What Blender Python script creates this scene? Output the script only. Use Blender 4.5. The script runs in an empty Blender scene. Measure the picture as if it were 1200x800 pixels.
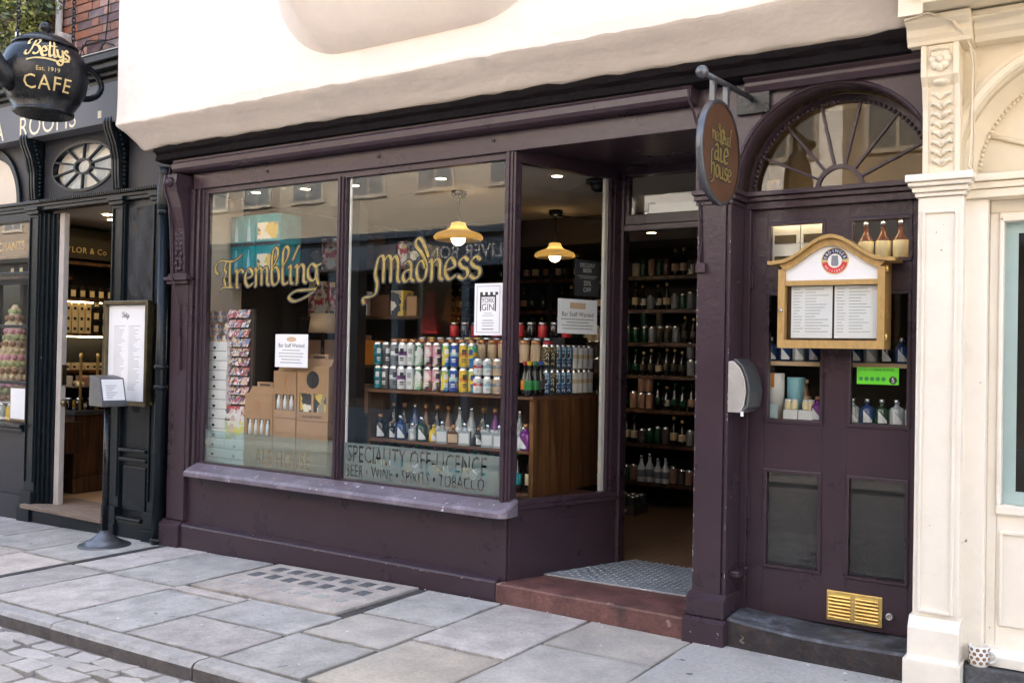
import bpy, bmesh, math, random
from mathutils import Vector, Matrix
random.seed(7)
R = math.radians
sc = bpy.context.scene
col = sc.collection

# ------------------------------------------------------------------ camera
cam_d = bpy.data.cameras.new('camera')
cam_o = bpy.data.objects.new('camera', cam_d)
col.objects.link(cam_o)
cam_d.sensor_width = 36.0
cam_d.lens = 36.0 * 1110.0 / 1200.0
cam_d.clip_start = 0.05
cam_d.clip_end = 400
fw = Vector((-0.55168714, 0.83397273, 0.01143613))
rt = Vector((0.8339919, 0.55143268, 0.01948093))
up = Vector((-0.00994031, -0.02028502, 0.99974482))
m = Matrix((rt, up, -fw)).transposed().to_4x4()
m.translation = Vector((0, -4.7427, 1.55))
cam_o.matrix_world = m
sc.camera = cam_o

# ------------------------------------------------------------------ sky, sun, exposure
SUN_EL, SUN_AZ = 47.0, 12.0     # the sun stands behind the shops, lighting the far side of the street
w = bpy.data.worlds.new('World'); sc.world = w; w.use_nodes = True
nt = w.node_tree
bg = nt.nodes['Background']
sky = nt.nodes.new('ShaderNodeTexSky')
sky.sky_type = 'NISHITA'; sky.sun_disc = False
sky.sun_elevation = R(SUN_EL); sky.sun_rotation = R(SUN_AZ)
sky.air_density = 1.0; sky.dust_density = 7.0; sky.ozone_density = 0.0
nt.links.new(sky.outputs[0], bg.inputs[0])
bg.inputs[1].default_value = 0.15
sd = bpy.data.lights.new('sun', 'SUN')
sd.energy = 2.4; sd.angle = R(0.6); sd.color = (1.0, 0.93, 0.84)
so = bpy.data.objects.new('sun', sd); col.objects.link(so)
sv = Vector((math.sin(R(SUN_AZ)) * math.cos(R(SUN_EL)), math.cos(R(SUN_AZ)) * math.cos(R(SUN_EL)), math.sin(R(SUN_EL))))
so.rotation_euler = sv.to_track_quat('Z', 'Y').to_euler()
so.location = (0, 10, 20)
sc.view_settings.view_transform = 'Standard'
sc.view_settings.look = 'None'
sc.view_settings.exposure = 2.95
sc.view_settings.gamma = 1.0
sc.view_settings.use_curve_mapping = False
sc.cycles.max_bounces = 10
sc.cycles.transparent_max_bounces = 16
sc.cycles.sample_clamp_indirect = 6.0
sc.cycles.caustics_reflective = False
sc.cycles.caustics_refractive = False

# ------------------------------------------------------------------ materials
MATS = {}
def _n(nt, t, **k):
    n = nt.nodes.new(t)
    for a, b in k.items(): setattr(n, a, b)
    return n
def mat(name, c, rough=0.5, metal=0.0, var=0.12, scale=6.0, bump=0.0, bscale=40.0, spec=0.5, dirt=None, dirt_amt=0.5, dirt_scale=3.0,
        chips=None, chip_thr=0.7, chip_scale=30.0, obj_var=0.0, emit=0.0, ecol=None, stretch=None, coat=0.0, wave=None, grain=0.0, edge=0.0):
    """Principled paint/stone/metal with procedural tone variation, dirt patches, chips and bump."""
    M = bpy.data.materials.new(name); M.use_nodes = True
    nt = M.node_tree; b = nt.nodes['Principled BSDF']
    b.inputs['Roughness'].default_value = rough
    b.inputs['Metallic'].default_value = metal
    b.inputs['Specular IOR Level'].default_value = spec
    b.inputs['Coat Weight'].default_value = coat
    tc = _n(nt, 'ShaderNodeTexCoord'); src = tc.outputs['Object']
    if stretch:
        mp = _n(nt, 'ShaderNodeMapping'); mp.inputs['Scale'].default_value = stretch
        nt.links.new(src, mp.inputs[0]); src = mp.outputs[0]
    c4 = (*c, 1)
    ns = _n(nt, 'ShaderNodeTexNoise'); ns.inputs['Scale'].default_value = scale; ns.inputs['Detail'].default_value = 6; ns.inputs['Roughness'].default_value = .65
    nt.links.new(src, ns.inputs['Vector'])
    mx = _n(nt, 'ShaderNodeMix', data_type='RGBA')
    mx.inputs[6].default_value = (*[max(0, x * (1 - var)) for x in c], 1)
    mx.inputs[7].default_value = (*[min(1, x * (1 + var)) for x in c], 1)
    mr = _n(nt, 'ShaderNodeMapRange'); mr.inputs[1].default_value = .3; mr.inputs[2].default_value = .7
    nt.links.new(ns.outputs['Fac'], mr.inputs[0]); nt.links.new(mr.outputs[0], mx.inputs[0])
    out = mx.outputs[2]
    if wave:
        wv = _n(nt, 'ShaderNodeTexNoise'); wv.inputs['Scale'].default_value = wave[1]; wv.inputs['Detail'].default_value = 4
        mp2 = _n(nt, 'ShaderNodeMapping'); mp2.inputs['Scale'].default_value = wave[2]
        nt.links.new(tc.outputs['Object'], mp2.inputs[0]); nt.links.new(mp2.outputs[0], wv.inputs['Vector'])
        m2 = _n(nt, 'ShaderNodeMix', data_type='RGBA'); m2.inputs[7].default_value = (*wave[0], 1)
        r2 = _n(nt, 'ShaderNodeMapRange'); r2.inputs[1].default_value = .42; r2.inputs[2].default_value = .62
        nt.links.new(wv.outputs['Fac'], r2.inputs[0]); nt.links.new(r2.outputs[0], m2.inputs[0]); nt.links.new(out, m2.inputs[6]); out = m2.outputs[2]
    if dirt:
        n2 = _n(nt, 'ShaderNodeTexNoise'); n2.inputs['Scale'].default_value = dirt_scale; n2.inputs['Detail'].default_value = 8; n2.inputs['Roughness'].default_value = .7
        nt.links.new(tc.outputs['Object'], n2.inputs['Vector'])
        r2 = _n(nt, 'ShaderNodeMapRange'); r2.inputs[1].default_value = .5; r2.inputs[2].default_value = .72; r2.inputs[4].default_value = dirt_amt
        nt.links.new(n2.outputs['Fac'], r2.inputs[0])
        m2 = _n(nt, 'ShaderNodeMix', data_type='RGBA'); m2.inputs[7].default_value = (*dirt, 1)
        nt.links.new(r2.outputs[0], m2.inputs[0]); nt.links.new(out, m2.inputs[6]); out = m2.outputs[2]
    if chips:
        n3 = _n(nt, 'ShaderNodeTexNoise'); n3.inputs['Scale'].default_value = chip_scale; n3.inputs['Detail'].default_value = 3
        nt.links.new(tc.outputs['Object'], n3.inputs['Vector'])
        r3 = _n(nt, 'ShaderNodeMapRange'); r3.inputs[1].default_value = chip_thr; r3.inputs[2].default_value = chip_thr + .025
        nt.links.new(n3.outputs['Fac'], r3.inputs[0])
        m3 = _n(nt, 'ShaderNodeMix', data_type='RGBA'); m3.inputs[7].default_value = (*chips, 1)
        nt.links.new(r3.outputs[0], m3.inputs[0]); nt.links.new(out, m3.inputs[6]); out = m3.outputs[2]
    if grain:
        ng = _n(nt, 'ShaderNodeTexNoise'); ng.inputs['Scale'].default_value = 55; ng.inputs['Detail'].default_value = 8; ng.inputs['Roughness'].default_value = .75
        nt.links.new(tc.outputs['Object'], ng.inputs['Vector'])
        rg = _n(nt, 'ShaderNodeMapRange'); rg.inputs[1].default_value = .32; rg.inputs[2].default_value = .68; rg.inputs[3].default_value = 1 - grain; rg.inputs[4].default_value = 1 + grain * .6
        nt.links.new(ng.outputs['Fac'], rg.inputs[0])
        hg = _n(nt, 'ShaderNodeHueSaturation'); nt.links.new(rg.outputs[0], hg.inputs['Value']); nt.links.new(out, hg.inputs['Color']); out = hg.outputs[0]
    if edge:                                             # grime worked in from the joints round each stone
        sx_ = _n(nt, 'ShaderNodeSeparateXYZ'); nt.links.new(tc.outputs['Generated'], sx_.inputs[0]); ds = []
        for ax_ in (0, 1):
            s1 = _n(nt, 'ShaderNodeMath', operation='SUBTRACT'); s1.inputs[1].default_value = .5; nt.links.new(sx_.outputs[ax_], s1.inputs[0])
            s2 = _n(nt, 'ShaderNodeMath', operation='ABSOLUTE'); nt.links.new(s1.outputs[0], s2.inputs[0]); ds.append(s2)
        mxm = _n(nt, 'ShaderNodeMath', operation='MAXIMUM'); nt.links.new(ds[0].outputs[0], mxm.inputs[0]); nt.links.new(ds[1].outputs[0], mxm.inputs[1])
        ne = _n(nt, 'ShaderNodeTexNoise'); ne.inputs['Scale'].default_value = 9; ne.inputs['Detail'].default_value = 6; nt.links.new(tc.outputs['Object'], ne.inputs['Vector'])
        ma = _n(nt, 'ShaderNodeMath', operation='MULTIPLY_ADD'); ma.inputs[1].default_value = .16; nt.links.new(ne.outputs['Fac'], ma.inputs[0]); nt.links.new(mxm.outputs[0], ma.inputs[2])
        re = _n(nt, 'ShaderNodeMapRange'); re.inputs[1].default_value = .535; re.inputs[2].default_value = .60; re.inputs[4].default_value = edge; nt.links.new(ma.outputs[0], re.inputs[0])
        me_ = _n(nt, 'ShaderNodeMix', data_type='RGBA'); me_.inputs[7].default_value = (.16, .15, .135, 1); nt.links.new(re.outputs[0], me_.inputs[0]); nt.links.new(out, me_.inputs[6]); out = me_.outputs[2]
    if obj_var:
        oi = _n(nt, 'ShaderNodeObjectInfo')
        r4 = _n(nt, 'ShaderNodeMapRange'); r4.inputs[3].default_value = 1 - obj_var; r4.inputs[4].default_value = 1 + obj_var
        nt.links.new(oi.outputs['Random'], r4.inputs[0])
        hs = _n(nt, 'ShaderNodeHueSaturation')
        r5 = _n(nt, 'ShaderNodeMapRange'); r5.inputs[3].default_value = .65; r5.inputs[4].default_value = 1.2
        ml = _n(nt, 'ShaderNodeMath', operation='MULTIPLY'); ml.inputs[1].default_value = 7.31
        fr = _n(nt, 'ShaderNodeMath', operation='FRACT')
        nt.links.new(oi.outputs['Random'], ml.inputs[0]); nt.links.new(ml.outputs[0], fr.inputs[0]); nt.links.new(fr.outputs[0], r5.inputs[0])
        nt.links.new(r5.outputs[0], hs.inputs['Saturation'])
        nt.links.new(r4.outputs[0], hs.inputs['Value']); nt.links.new(out, hs.inputs['Color']); out = hs.outputs[0]
    nt.links.new(out, b.inputs['Base Color'])
    # roughness variation
    rr = _n(nt, 'ShaderNodeMapRange'); rr.inputs[3].default_value = max(0.02, rough * .8); rr.inputs[4].default_value = min(1, rough * 1.25)
    nt.links.new(ns.outputs['Fac'], rr.inputs[0]); nt.links.new(rr.outputs[0], b.inputs['Roughness'])
    if bump:
        nb = _n(nt, 'ShaderNodeTexNoise'); nb.inputs['Scale'].default_value = bscale; nb.inputs['Detail'].default_value = 5
        nt.links.new(tc.outputs['Object'], nb.inputs['Vector'])
        bp = _n(nt, 'ShaderNodeBump'); bp.inputs['Strength'].default_value = bump; bp.inputs['Distance'].default_value = .02
        nt.links.new(nb.outputs['Fac'], bp.inputs['Height']); nt.links.new(bp.outputs[0], b.inputs['Normal'])
    if emit:
        b.inputs['Emission Color'].default_value = (*(ecol or c), 1); b.inputs['Emission Strength'].default_value = emit
    MATS[name] = M
    return M
def glass(name, tint=(.97, .98, .97), ior=1.44, rough=0.0, base=0.0):
    M = bpy.data.materials.new(name); M.use_nodes = True
    nt = M.node_tree; nt.nodes.clear()
    o = _n(nt, 'ShaderNodeOutputMaterial'); mx = _n(nt, 'ShaderNodeMixShader')
    tr = _n(nt, 'ShaderNodeBsdfTransparent'); tr.inputs[0].default_value = (*tint, 1)
    gl = _n(nt, 'ShaderNodeBsdfGlossy'); gl.inputs['Roughness'].default_value = rough
    fr = _n(nt, 'ShaderNodeFresnel'); fr.inputs[0].default_value = ior
    # old hand-made panes: slight waviness
    tc = _n(nt, 'ShaderNodeTexCoord'); nb = _n(nt, 'ShaderNodeTexNoise'); nb.inputs['Scale'].default_value = 2.2
    bp = _n(nt, 'ShaderNodeBump'); bp.inputs['Strength'].default_value = .02; bp.inputs['Distance'].default_value = .02
    nt.links.new(tc.outputs['Object'], nb.inputs['Vector']); nt.links.new(nb.outputs['Fac'], bp.inputs['Height']); nt.links.new(bp.outputs[0], gl.inputs['Normal'])
    ge = _n(nt, 'ShaderNodeNewGeometry'); mr = _n(nt, 'ShaderNodeMapRange'); mr.inputs[3].default_value = ior; mr.inputs[4].default_value = 1 / ior
    nt.links.new(ge.outputs['Backfacing'], mr.inputs[0]); nt.links.new(mr.outputs[0], fr.inputs[0])
    nt.links.new(fr.outputs[0], mx.inputs[0]); nt.links.new(tr.outputs[0], mx.inputs[1]); nt.links.new(gl.outputs[0], mx.inputs[2])
    nt.links.new(mx.outputs[0], o.inputs[0])
    MATS[name] = M
def frosted(name, c=(.62, .70, .70), tr_amt=.35):
    M = bpy.data.materials.new(name); M.use_nodes = True
    nt = M.node_tree; nt.nodes.clear()
    o = _n(nt, 'ShaderNodeOutputMaterial'); mx = _n(nt, 'ShaderNodeMixShader'); mx.inputs[0].default_value = tr_amt
    d = _n(nt, 'ShaderNodeBsdfDiffuse'); d.inputs[0].default_value = (*c, 1)
    t = _n(nt, 'ShaderNodeBsdfTransparent'); t.inputs[0].default_value = (.8, .9, .9, 1)
    nt.links.new(d.outputs[0], mx.inputs[1]); nt.links.new(t.outputs[0], mx.inputs[2]); nt.links.new(mx.outputs[0], o.inputs[0])
    MATS[name] = M
def emis(name, c, s):
    M = bpy.data.materials.new(name); M.use_nodes = True
    nt = M.node_tree; nt.nodes.clear()
    o = _n(nt, 'ShaderNodeOutputMaterial'); e = _n(nt, 'ShaderNodeEmission'); e.inputs[0].default_value = (*c, 1); e.inputs[1].default_value = s
    nt.links.new(e.outputs[0], o.inputs[0]); MATS[name] = M
def artmat(name, cols, scale=18.0, rough=.35):
    """printed can or box art: voronoi patches of a few colours"""
    M = bpy.data.materials.new(name); M.use_nodes = True
    nt = M.node_tree; b = nt.nodes['Principled BSDF']; b.inputs['Roughness'].default_value = rough
    tc = _n(nt, 'ShaderNodeTexCoord'); v = _n(nt, 'ShaderNodeTexVoronoi'); v.inputs['Scale'].default_value = scale
    nz = _n(nt, 'ShaderNodeTexNoise'); nz.inputs['Scale'].default_value = 30
    ad = _n(nt, 'ShaderNodeMix', data_type='RGBA'); ad.blend_type = 'ADD'; ad.inputs[0].default_value = .06
    nt.links.new(tc.outputs['Object'], nz.inputs['Vector']); nt.links.new(tc.outputs['Object'], ad.inputs[6]); nt.links.new(nz.outputs['Color'], ad.inputs[7])
    nt.links.new(ad.outputs[2], v.inputs['Vector'])
    sp = _n(nt, 'ShaderNodeSeparateColor'); nt.links.new(v.outputs['Color'], sp.inputs[0])
    cr = _n(nt, 'ShaderNodeValToRGB'); cr.color_ramp.interpolation = 'CONSTANT'
    el = cr.color_ramp.elements
    while len(el) < len(cols): el.new(0.5)
    for i, c in enumerate(cols):
        el[i].position = i / len(cols); el[i].color = (*c, 1)
    nt.links.new(sp.outputs[0], cr.inputs[0]); nt.links.new(cr.outputs[0], b.inputs['Base Color']); MATS[name] = M

PU = (.049, .0300, .0385)
mat('purple', PU, .28, spec=.38, grain=.06, var=.10, scale=3, bump=.10, bscale=30, dirt=(.060, .040, .050), dirt_amt=.25, dirt_scale=1.6, chips=(.34, .30, .31), chip_thr=.775, chip_scale=60)
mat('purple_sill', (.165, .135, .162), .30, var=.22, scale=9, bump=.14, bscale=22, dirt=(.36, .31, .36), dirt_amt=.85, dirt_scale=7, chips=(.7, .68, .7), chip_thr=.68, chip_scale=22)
mat('purple_black', (.008, .006, .007), .8, spec=.12, var=.4, scale=14, bump=.5, bscale=30)
mat('cafe_paint', (.007, .011, .014), .30, spec=.28, var=.25, scale=4, bump=.12, bscale=18, chips=(.25, .28, .3), chip_thr=.74, chip_scale=34)
mat('cafe_fascia', (.125, .125, .135), .5, var=.08, scale=5, bump=.06)  # paler grey: light falling on the fascia is put into its colour
mat('cafe_matte', (.022, .024, .029), .5, spec=.25, var=.2, scale=6, bump=.2, bscale=20)
mat('cafe_grey', (.034, .034, .040), .42, spec=.3, var=.12, scale=5, bump=.08, bscale=24)
mat('render_white', (.86, .77, .685), .85, var=.03, scale=2.5, bump=.55, bscale=9, dirt=(.74, .675, .60), dirt_amt=.45, dirt_scale=2.0)
mat('cream', (.82, .73, .56), .45, var=.04, scale=4, bump=.10, bscale=20, dirt=(.62, .50, .38), dirt_amt=.35, dirt_scale=4, chips=(.25, .22, .2), chip_thr=.76, chip_scale=30)
mat('cream_pale', (.87, .81, .70), .42, var=.03, scale=4, bump=.08, bscale=18, dirt=(.70, .63, .52), dirt_amt=.35, dirt_scale=5, chips=(.2, .18, .17), chip_thr=.745, chip_scale=26)
mat('slab', (.47, .425, .385), .62, edge=.42, grain=.26, var=.30, scale=5.5, bump=.35, bscale=24, dirt=(.51, .465, .41), dirt_amt=.7, dirt_scale=2.3, chips=(.15, .16, .17), chip_thr=.70, chip_scale=16, obj_var=.2)
mat('slab_blue', (.425, .415, .39), .58, edge=.42, grain=.26, var=.30, scale=5.5, bump=.35, bscale=24, dirt=(.48, .455, .415), dirt_amt=.7, dirt_scale=2.6, chips=(.12, .14, .16), chip_thr=.70, chip_scale=16, obj_var=.12)
mat('slab_tan', (.47, .43, .37), .62, edge=.42, grain=.20, var=.22, scale=4.5, bump=.35, bscale=24, dirt=(.37, .36, .35), dirt_amt=.6, dirt_scale=2.0, obj_var=.10)
mat('cement', (.45, .435, .405), .66, grain=.25, var=.2, scale=5, bump=.25, bscale=30, dirt=(.25, .26, .27), dirt_amt=.55, dirt_scale=2.5, chips=(.10, .11, .12), chip_thr=.68, chip_scale=12)
mat('mortar', (.075, .07, .065), .9, var=.4, scale=20, bump=.5, bscale=60, chips=(.04, .04, .04), chip_thr=.58, chip_scale=30)
mat('kerb_face', (.12, .105, .10), .8, var=.3, scale=9, bump=.4, bscale=45, dirt=(.22, .20, .185), dirt_amt=.6, dirt_scale=8)  # front face darker than the top: dirt and shading both in the colour
mat('kerb', (.36, .35, .335), .7, grain=.2, var=.2, scale=9, bump=.4, bscale=45, obj_var=.08)
mat('cobble', (.39, .37, .345), .6, grain=.25, var=.2, scale=6, bump=.35, bscale=26, dirt=(.22, .21, .2), dirt_amt=.5, obj_var=.14)
mat('road', (.19, .18, .17), .85, var=.3, scale=8, bump=.4, bscale=30)
mat('red_step', (.165, .075, .064), .5, grain=.3, var=.4, scale=9, bump=.2, bscale=40, dirt=(.045, .028, .028), dirt_amt=.9, dirt_scale=6, chips=(.30, .19, .17), chip_thr=.66, chip_scale=20)
mat('step_front', (.032, .026, .026), .6, grain=.4, var=.5, scale=9, bump=.4, bscale=22, dirt=(.10, .055, .04), dirt_amt=.7, dirt_scale=10, chips=(.20, .15, .11), chip_thr=.70, chip_scale=14)
mat('black_step', (.07, .07, .075), .55, grain=.3, var=.4, scale=9, bump=.4, bscale=22, dirt=(.20, .215, .24), dirt_amt=.85, dirt_scale=9, chips=(.22, .07, .05), chip_thr=.70, chip_scale=12)
mat('plate_steel', (.46, .49, .51), .38, .45, var=.2, scale=6, bump=.1, dirt=(.16, .17, .18), dirt_amt=.6, dirt_scale=4)
mat('steel', (.56, .54, .51), .36, .6, var=.12, scale=10, bump=.05)
mat('lens_grey', (.23, .235, .24), .6, var=.3, scale=20)
mat('steel_dark', (.13, .135, .145), .38, .7, var=.2, scale=12, bump=.1)
mat('iron_black', (.010, .011, .013), .25, .0, spec=.35, var=.3, scale=20, bump=.15, bscale=50)
mat('brass', (.80, .57, .20), .30, .85, var=.15, scale=14, bump=.06, dirt=(.40, .26, .09), dirt_amt=.4, dirt_scale=9)
mat('brass_dark', (.16, .13, .075), .3, .9, var=.25, scale=12)
mat('gold_leaf', (.37, .285, .085), .42, .5, var=.4, scale=28, emit=0)
mat('gold_paint', (.62, .47, .20), .5, 0.0, var=.2, scale=30)
mat('cream_letter', (.78, .71, .52), .5)
mat('oak_frame', (.44, .275, .095), .38, var=.16, scale=6, bump=.06, stretch=(9, 9, 3), spec=.5)
mat('wood_dark', (.115, .048, .018), .42, var=.55, scale=2.6, bump=.08, stretch=(7, 7, .8), wave=((.035, .014, .006), 2.0, (9, 9, .7)))
mat('wood_panel', (.22, .095, .033), .40, var=.5, scale=2.6, bump=.08, stretch=(7, 7, .8), wave=((.07, .026, .010), 2.0, (9, 9, .7)))
mat('wood_shelf', (.16, .07, .032), .45, var=.35, scale=4, stretch=(1, 8, 8))
mat('wood_floor', (.20, .115, .06), .45, var=.4, scale=4, stretch=(9, .8, 1))
mat('wood_plank', (.21, .155, .115), .7, var=.35, scale=5, stretch=(.8, 12, 12), bump=.2)
mat('black_wood', (.012, .010, .009), .55, var=.3)
mat('ceiling', (.52, .47, .40), .8, var=.06, scale=3)
mat('well_board', (.20, .165, .12), .8, var=.15)
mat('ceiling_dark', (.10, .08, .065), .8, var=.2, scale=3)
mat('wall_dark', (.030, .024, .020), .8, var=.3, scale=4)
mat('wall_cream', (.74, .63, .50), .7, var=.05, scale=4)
mat('cardboard', (.43, .255, .135), .75, var=.10, scale=10, bump=.05)
mat('card_white', (.80, .80, .79), .55, var=.04, scale=10)
mat('card_dark', (.08, .06, .05), .7)
mat('paper', (.84, .84, .85), .6, var=.03)
mat('ink', (.03, .03, .035), .6)
mat('ink_grey', (.40, .40, .42), .6)
mat('blackboard', (.022, .024, .026), .6, var=.3, scale=9)
mat('chalk', (.55, .55, .54), .8)
mat('teal', (.010, .27, .32), .4, var=.25, scale=12)
mat('sign_brown', (.105, .048, .025), .45, var=.22, scale=8, bump=.08)
mat('white_enamel', (.84, .85, .87), .25, var=.02)
mat('red', (.62, .035, .04), .4)
mat('blue', (.03, .09, .42), .4)
mat('navy', (.012, .022, .09), .4)
mat('green_lime', (.14, .72, .03), .45)
mat('green', (.03, .26, .06), .4)
mat('green_dark', (.012, .06, .028), .25)
mat('yellow', (.80, .52, .02), .4)
mat('orange', (.78, .25, .02), .45)
mat('pink', (.72, .33, .42), .5)
mat('macaron_green', (.47, .50, .24), .6)
mat('macaron_brown', (.36, .20, .13), .6)
mat('macaron_cream', (.68, .55, .36), .6)
mat('purple_item', (.20, .03, .22), .3)
mat('tan', (.62, .44, .27), .55)
mat('grey_item', (.22, .23, .25), .4)
mat('light_blue', (.28, .58, .68), .4)
mat('cloth_dark', (.022, .021, .021), .85, var=.35, scale=5, bump=.5, bscale=9)
mat('bottle_dark', (.012, .010, .009), .08, var=.1, coat=.6)
mat('bottle_green', (.012, .05, .022), .08, coat=.6)
mat('bottle_amber', (.16, .05, .008), .1, coat=.6)
mat('bottle_clear', (.42, .46, .46), .08, coat=.6)
mat('bottle_blue', (.02, .06, .19), .08, coat=.6)
mat('foil', (.70, .71, .72), .25, 1.0)
mat('copper', (.55, .26, .12), .35, .8)
mat('tin_label', (.82, .70, .42), .5, var=.08)
mat('door_edge', (.48, .44, .40), .5)
mat('white_trim', (.78, .75, .70), .5)
mat('opp_frame', (.40, .37, .32), .7)
mat('opp_pane', (.13, .145, .16), .3)
mat('opp_cream', (.36, .32, .26), .7, var=.06, scale=3)
mat('opp_blue', (.035, .055, .085), .4)
mat('opp_white', (.78, .77, .75), .7)
mat('opp_brick', (.25, .21, .17), .8, var=.3, scale=8)
mat('opp_dark', (.02, .022, .026), .3)
mat('brick_red', (.32, .15, .10), .85, var=.25, scale=12, bump=.4, bscale=50, dirt=(.12, .085, .09), dirt_amt=.75, dirt_scale=6, obj_var=.30)
mat('brick_dark', (.15, .10, .105), .85, var=.35, scale=12, bump=.4, bscale=50, dirt=(.34, .19, .15), dirt_amt=.6, dirt_scale=7, obj_var=.30)
mat('brick_mortar', (.07, .065, .07), .95, var=.4, scale=20, bump=.5)
mat('leaf', (.085, .135, .028), .5, var=.5, scale=9, obj_var=.1)
mat('leaf_light', (.27, .28, .07), .5, var=.4, scale=9)
mat('bark', (.06, .045, .03), .9, var=.3)
mat('skin_cup', (.82, .80, .76), .3, var=.03)
mat('leopard_brown', (.42, .20, .06), .4)
mat('sky_film', (.52, .66, .66), .45, var=.05)
mat('carpet', (.45, .29, .16), .9, var=.12, scale=30)
glass('glass'); glass('glass_dark', (.80, .82, .82)); glass('glass_tint', (.78, .74, .66))
frosted('frosted', (.30, .35, .335), .48); frosted('frosted_thin', (.60, .60, .56), .84)
emis('bulb', (1.0, .76, .44), 2.4); emis('downlight', (1.0, .80, .54), 3.0); emis('cafe_light', (1.0, .66, .28), 12); emis('added_strip_glow', (1.0, .78, .45), 5)
M = bpy.data.materials.new('lamp_glass'); M.use_nodes = True; nt = M.node_tree; b = nt.nodes['Principled BSDF']; b.inputs['Base Color'].default_value = (.36, .26, .12, 1); b.inputs['Roughness'].default_value = .25
trl = _n(nt, 'ShaderNodeBsdfTranslucent'); trl.inputs[0].default_value = (.50, .35, .15, 1); mxs = _n(nt, 'ShaderNodeMixShader'); mxs.inputs[0].default_value = .75
nt.links.new(b.outputs[0], mxs.inputs[1]); nt.links.new(trl.outputs[0], mxs.inputs[2]); nt.links.new(mxs.outputs[0], nt.nodes['Material Output'].inputs[0]); MATS['lamp_glass'] = M
artmat('art_green', [(.05, .32, .14), (.7, .75, .7), (.25, .5, .3), (.05, .12, .08)])
artmat('art_pink', [(.65, .12, .18), (.75, .6, .6), (.1, .08, .09), (.7, .35, .4)])
artmat('art_multi', [(.03, .35, .42), (.8, .6, .05), (.8, .8, .75), (.05, .25, .55), (.1, .45, .2)])
artmat('art_teal', [(.0, .12, .15), (.03, .35, .38), (.01, .05, .07)], 12)
artmat('art_cards', [(.8, .78, .74), (.55, .08, .09), (.75, .55, .3), (.15, .1, .1), (.7, .45, .45), (.8, .75, .7)], 26, .5)
artmat('art_small', [(.8, .78, .74), (.55, .08, .09), (.75, .55, .3), (.15, .1, .1), (.7, .45, .45), (.2, .3, .5)], 48, .5)
artmat('art_sweets', [(.75, .7, .2), (.8, .78, .7), (.5, .6, .3), (.7, .5, .45), (.8, .8, .75)], 22, .5)
artmat('art_box', [(.7, .5, .12), (.04, .04, .05), (.75, .7, .55), (.35, .3, .2)], 14, .6)
artmat('art_dark', [(.10, .07, .03), (.02, .02, .02), (.25, .2, .1)], 14, .6)
artmat('art_blue', [(.01, .015, .03), (.02, .08, .2), (.05, .2, .35)], 16, .4)

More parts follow.
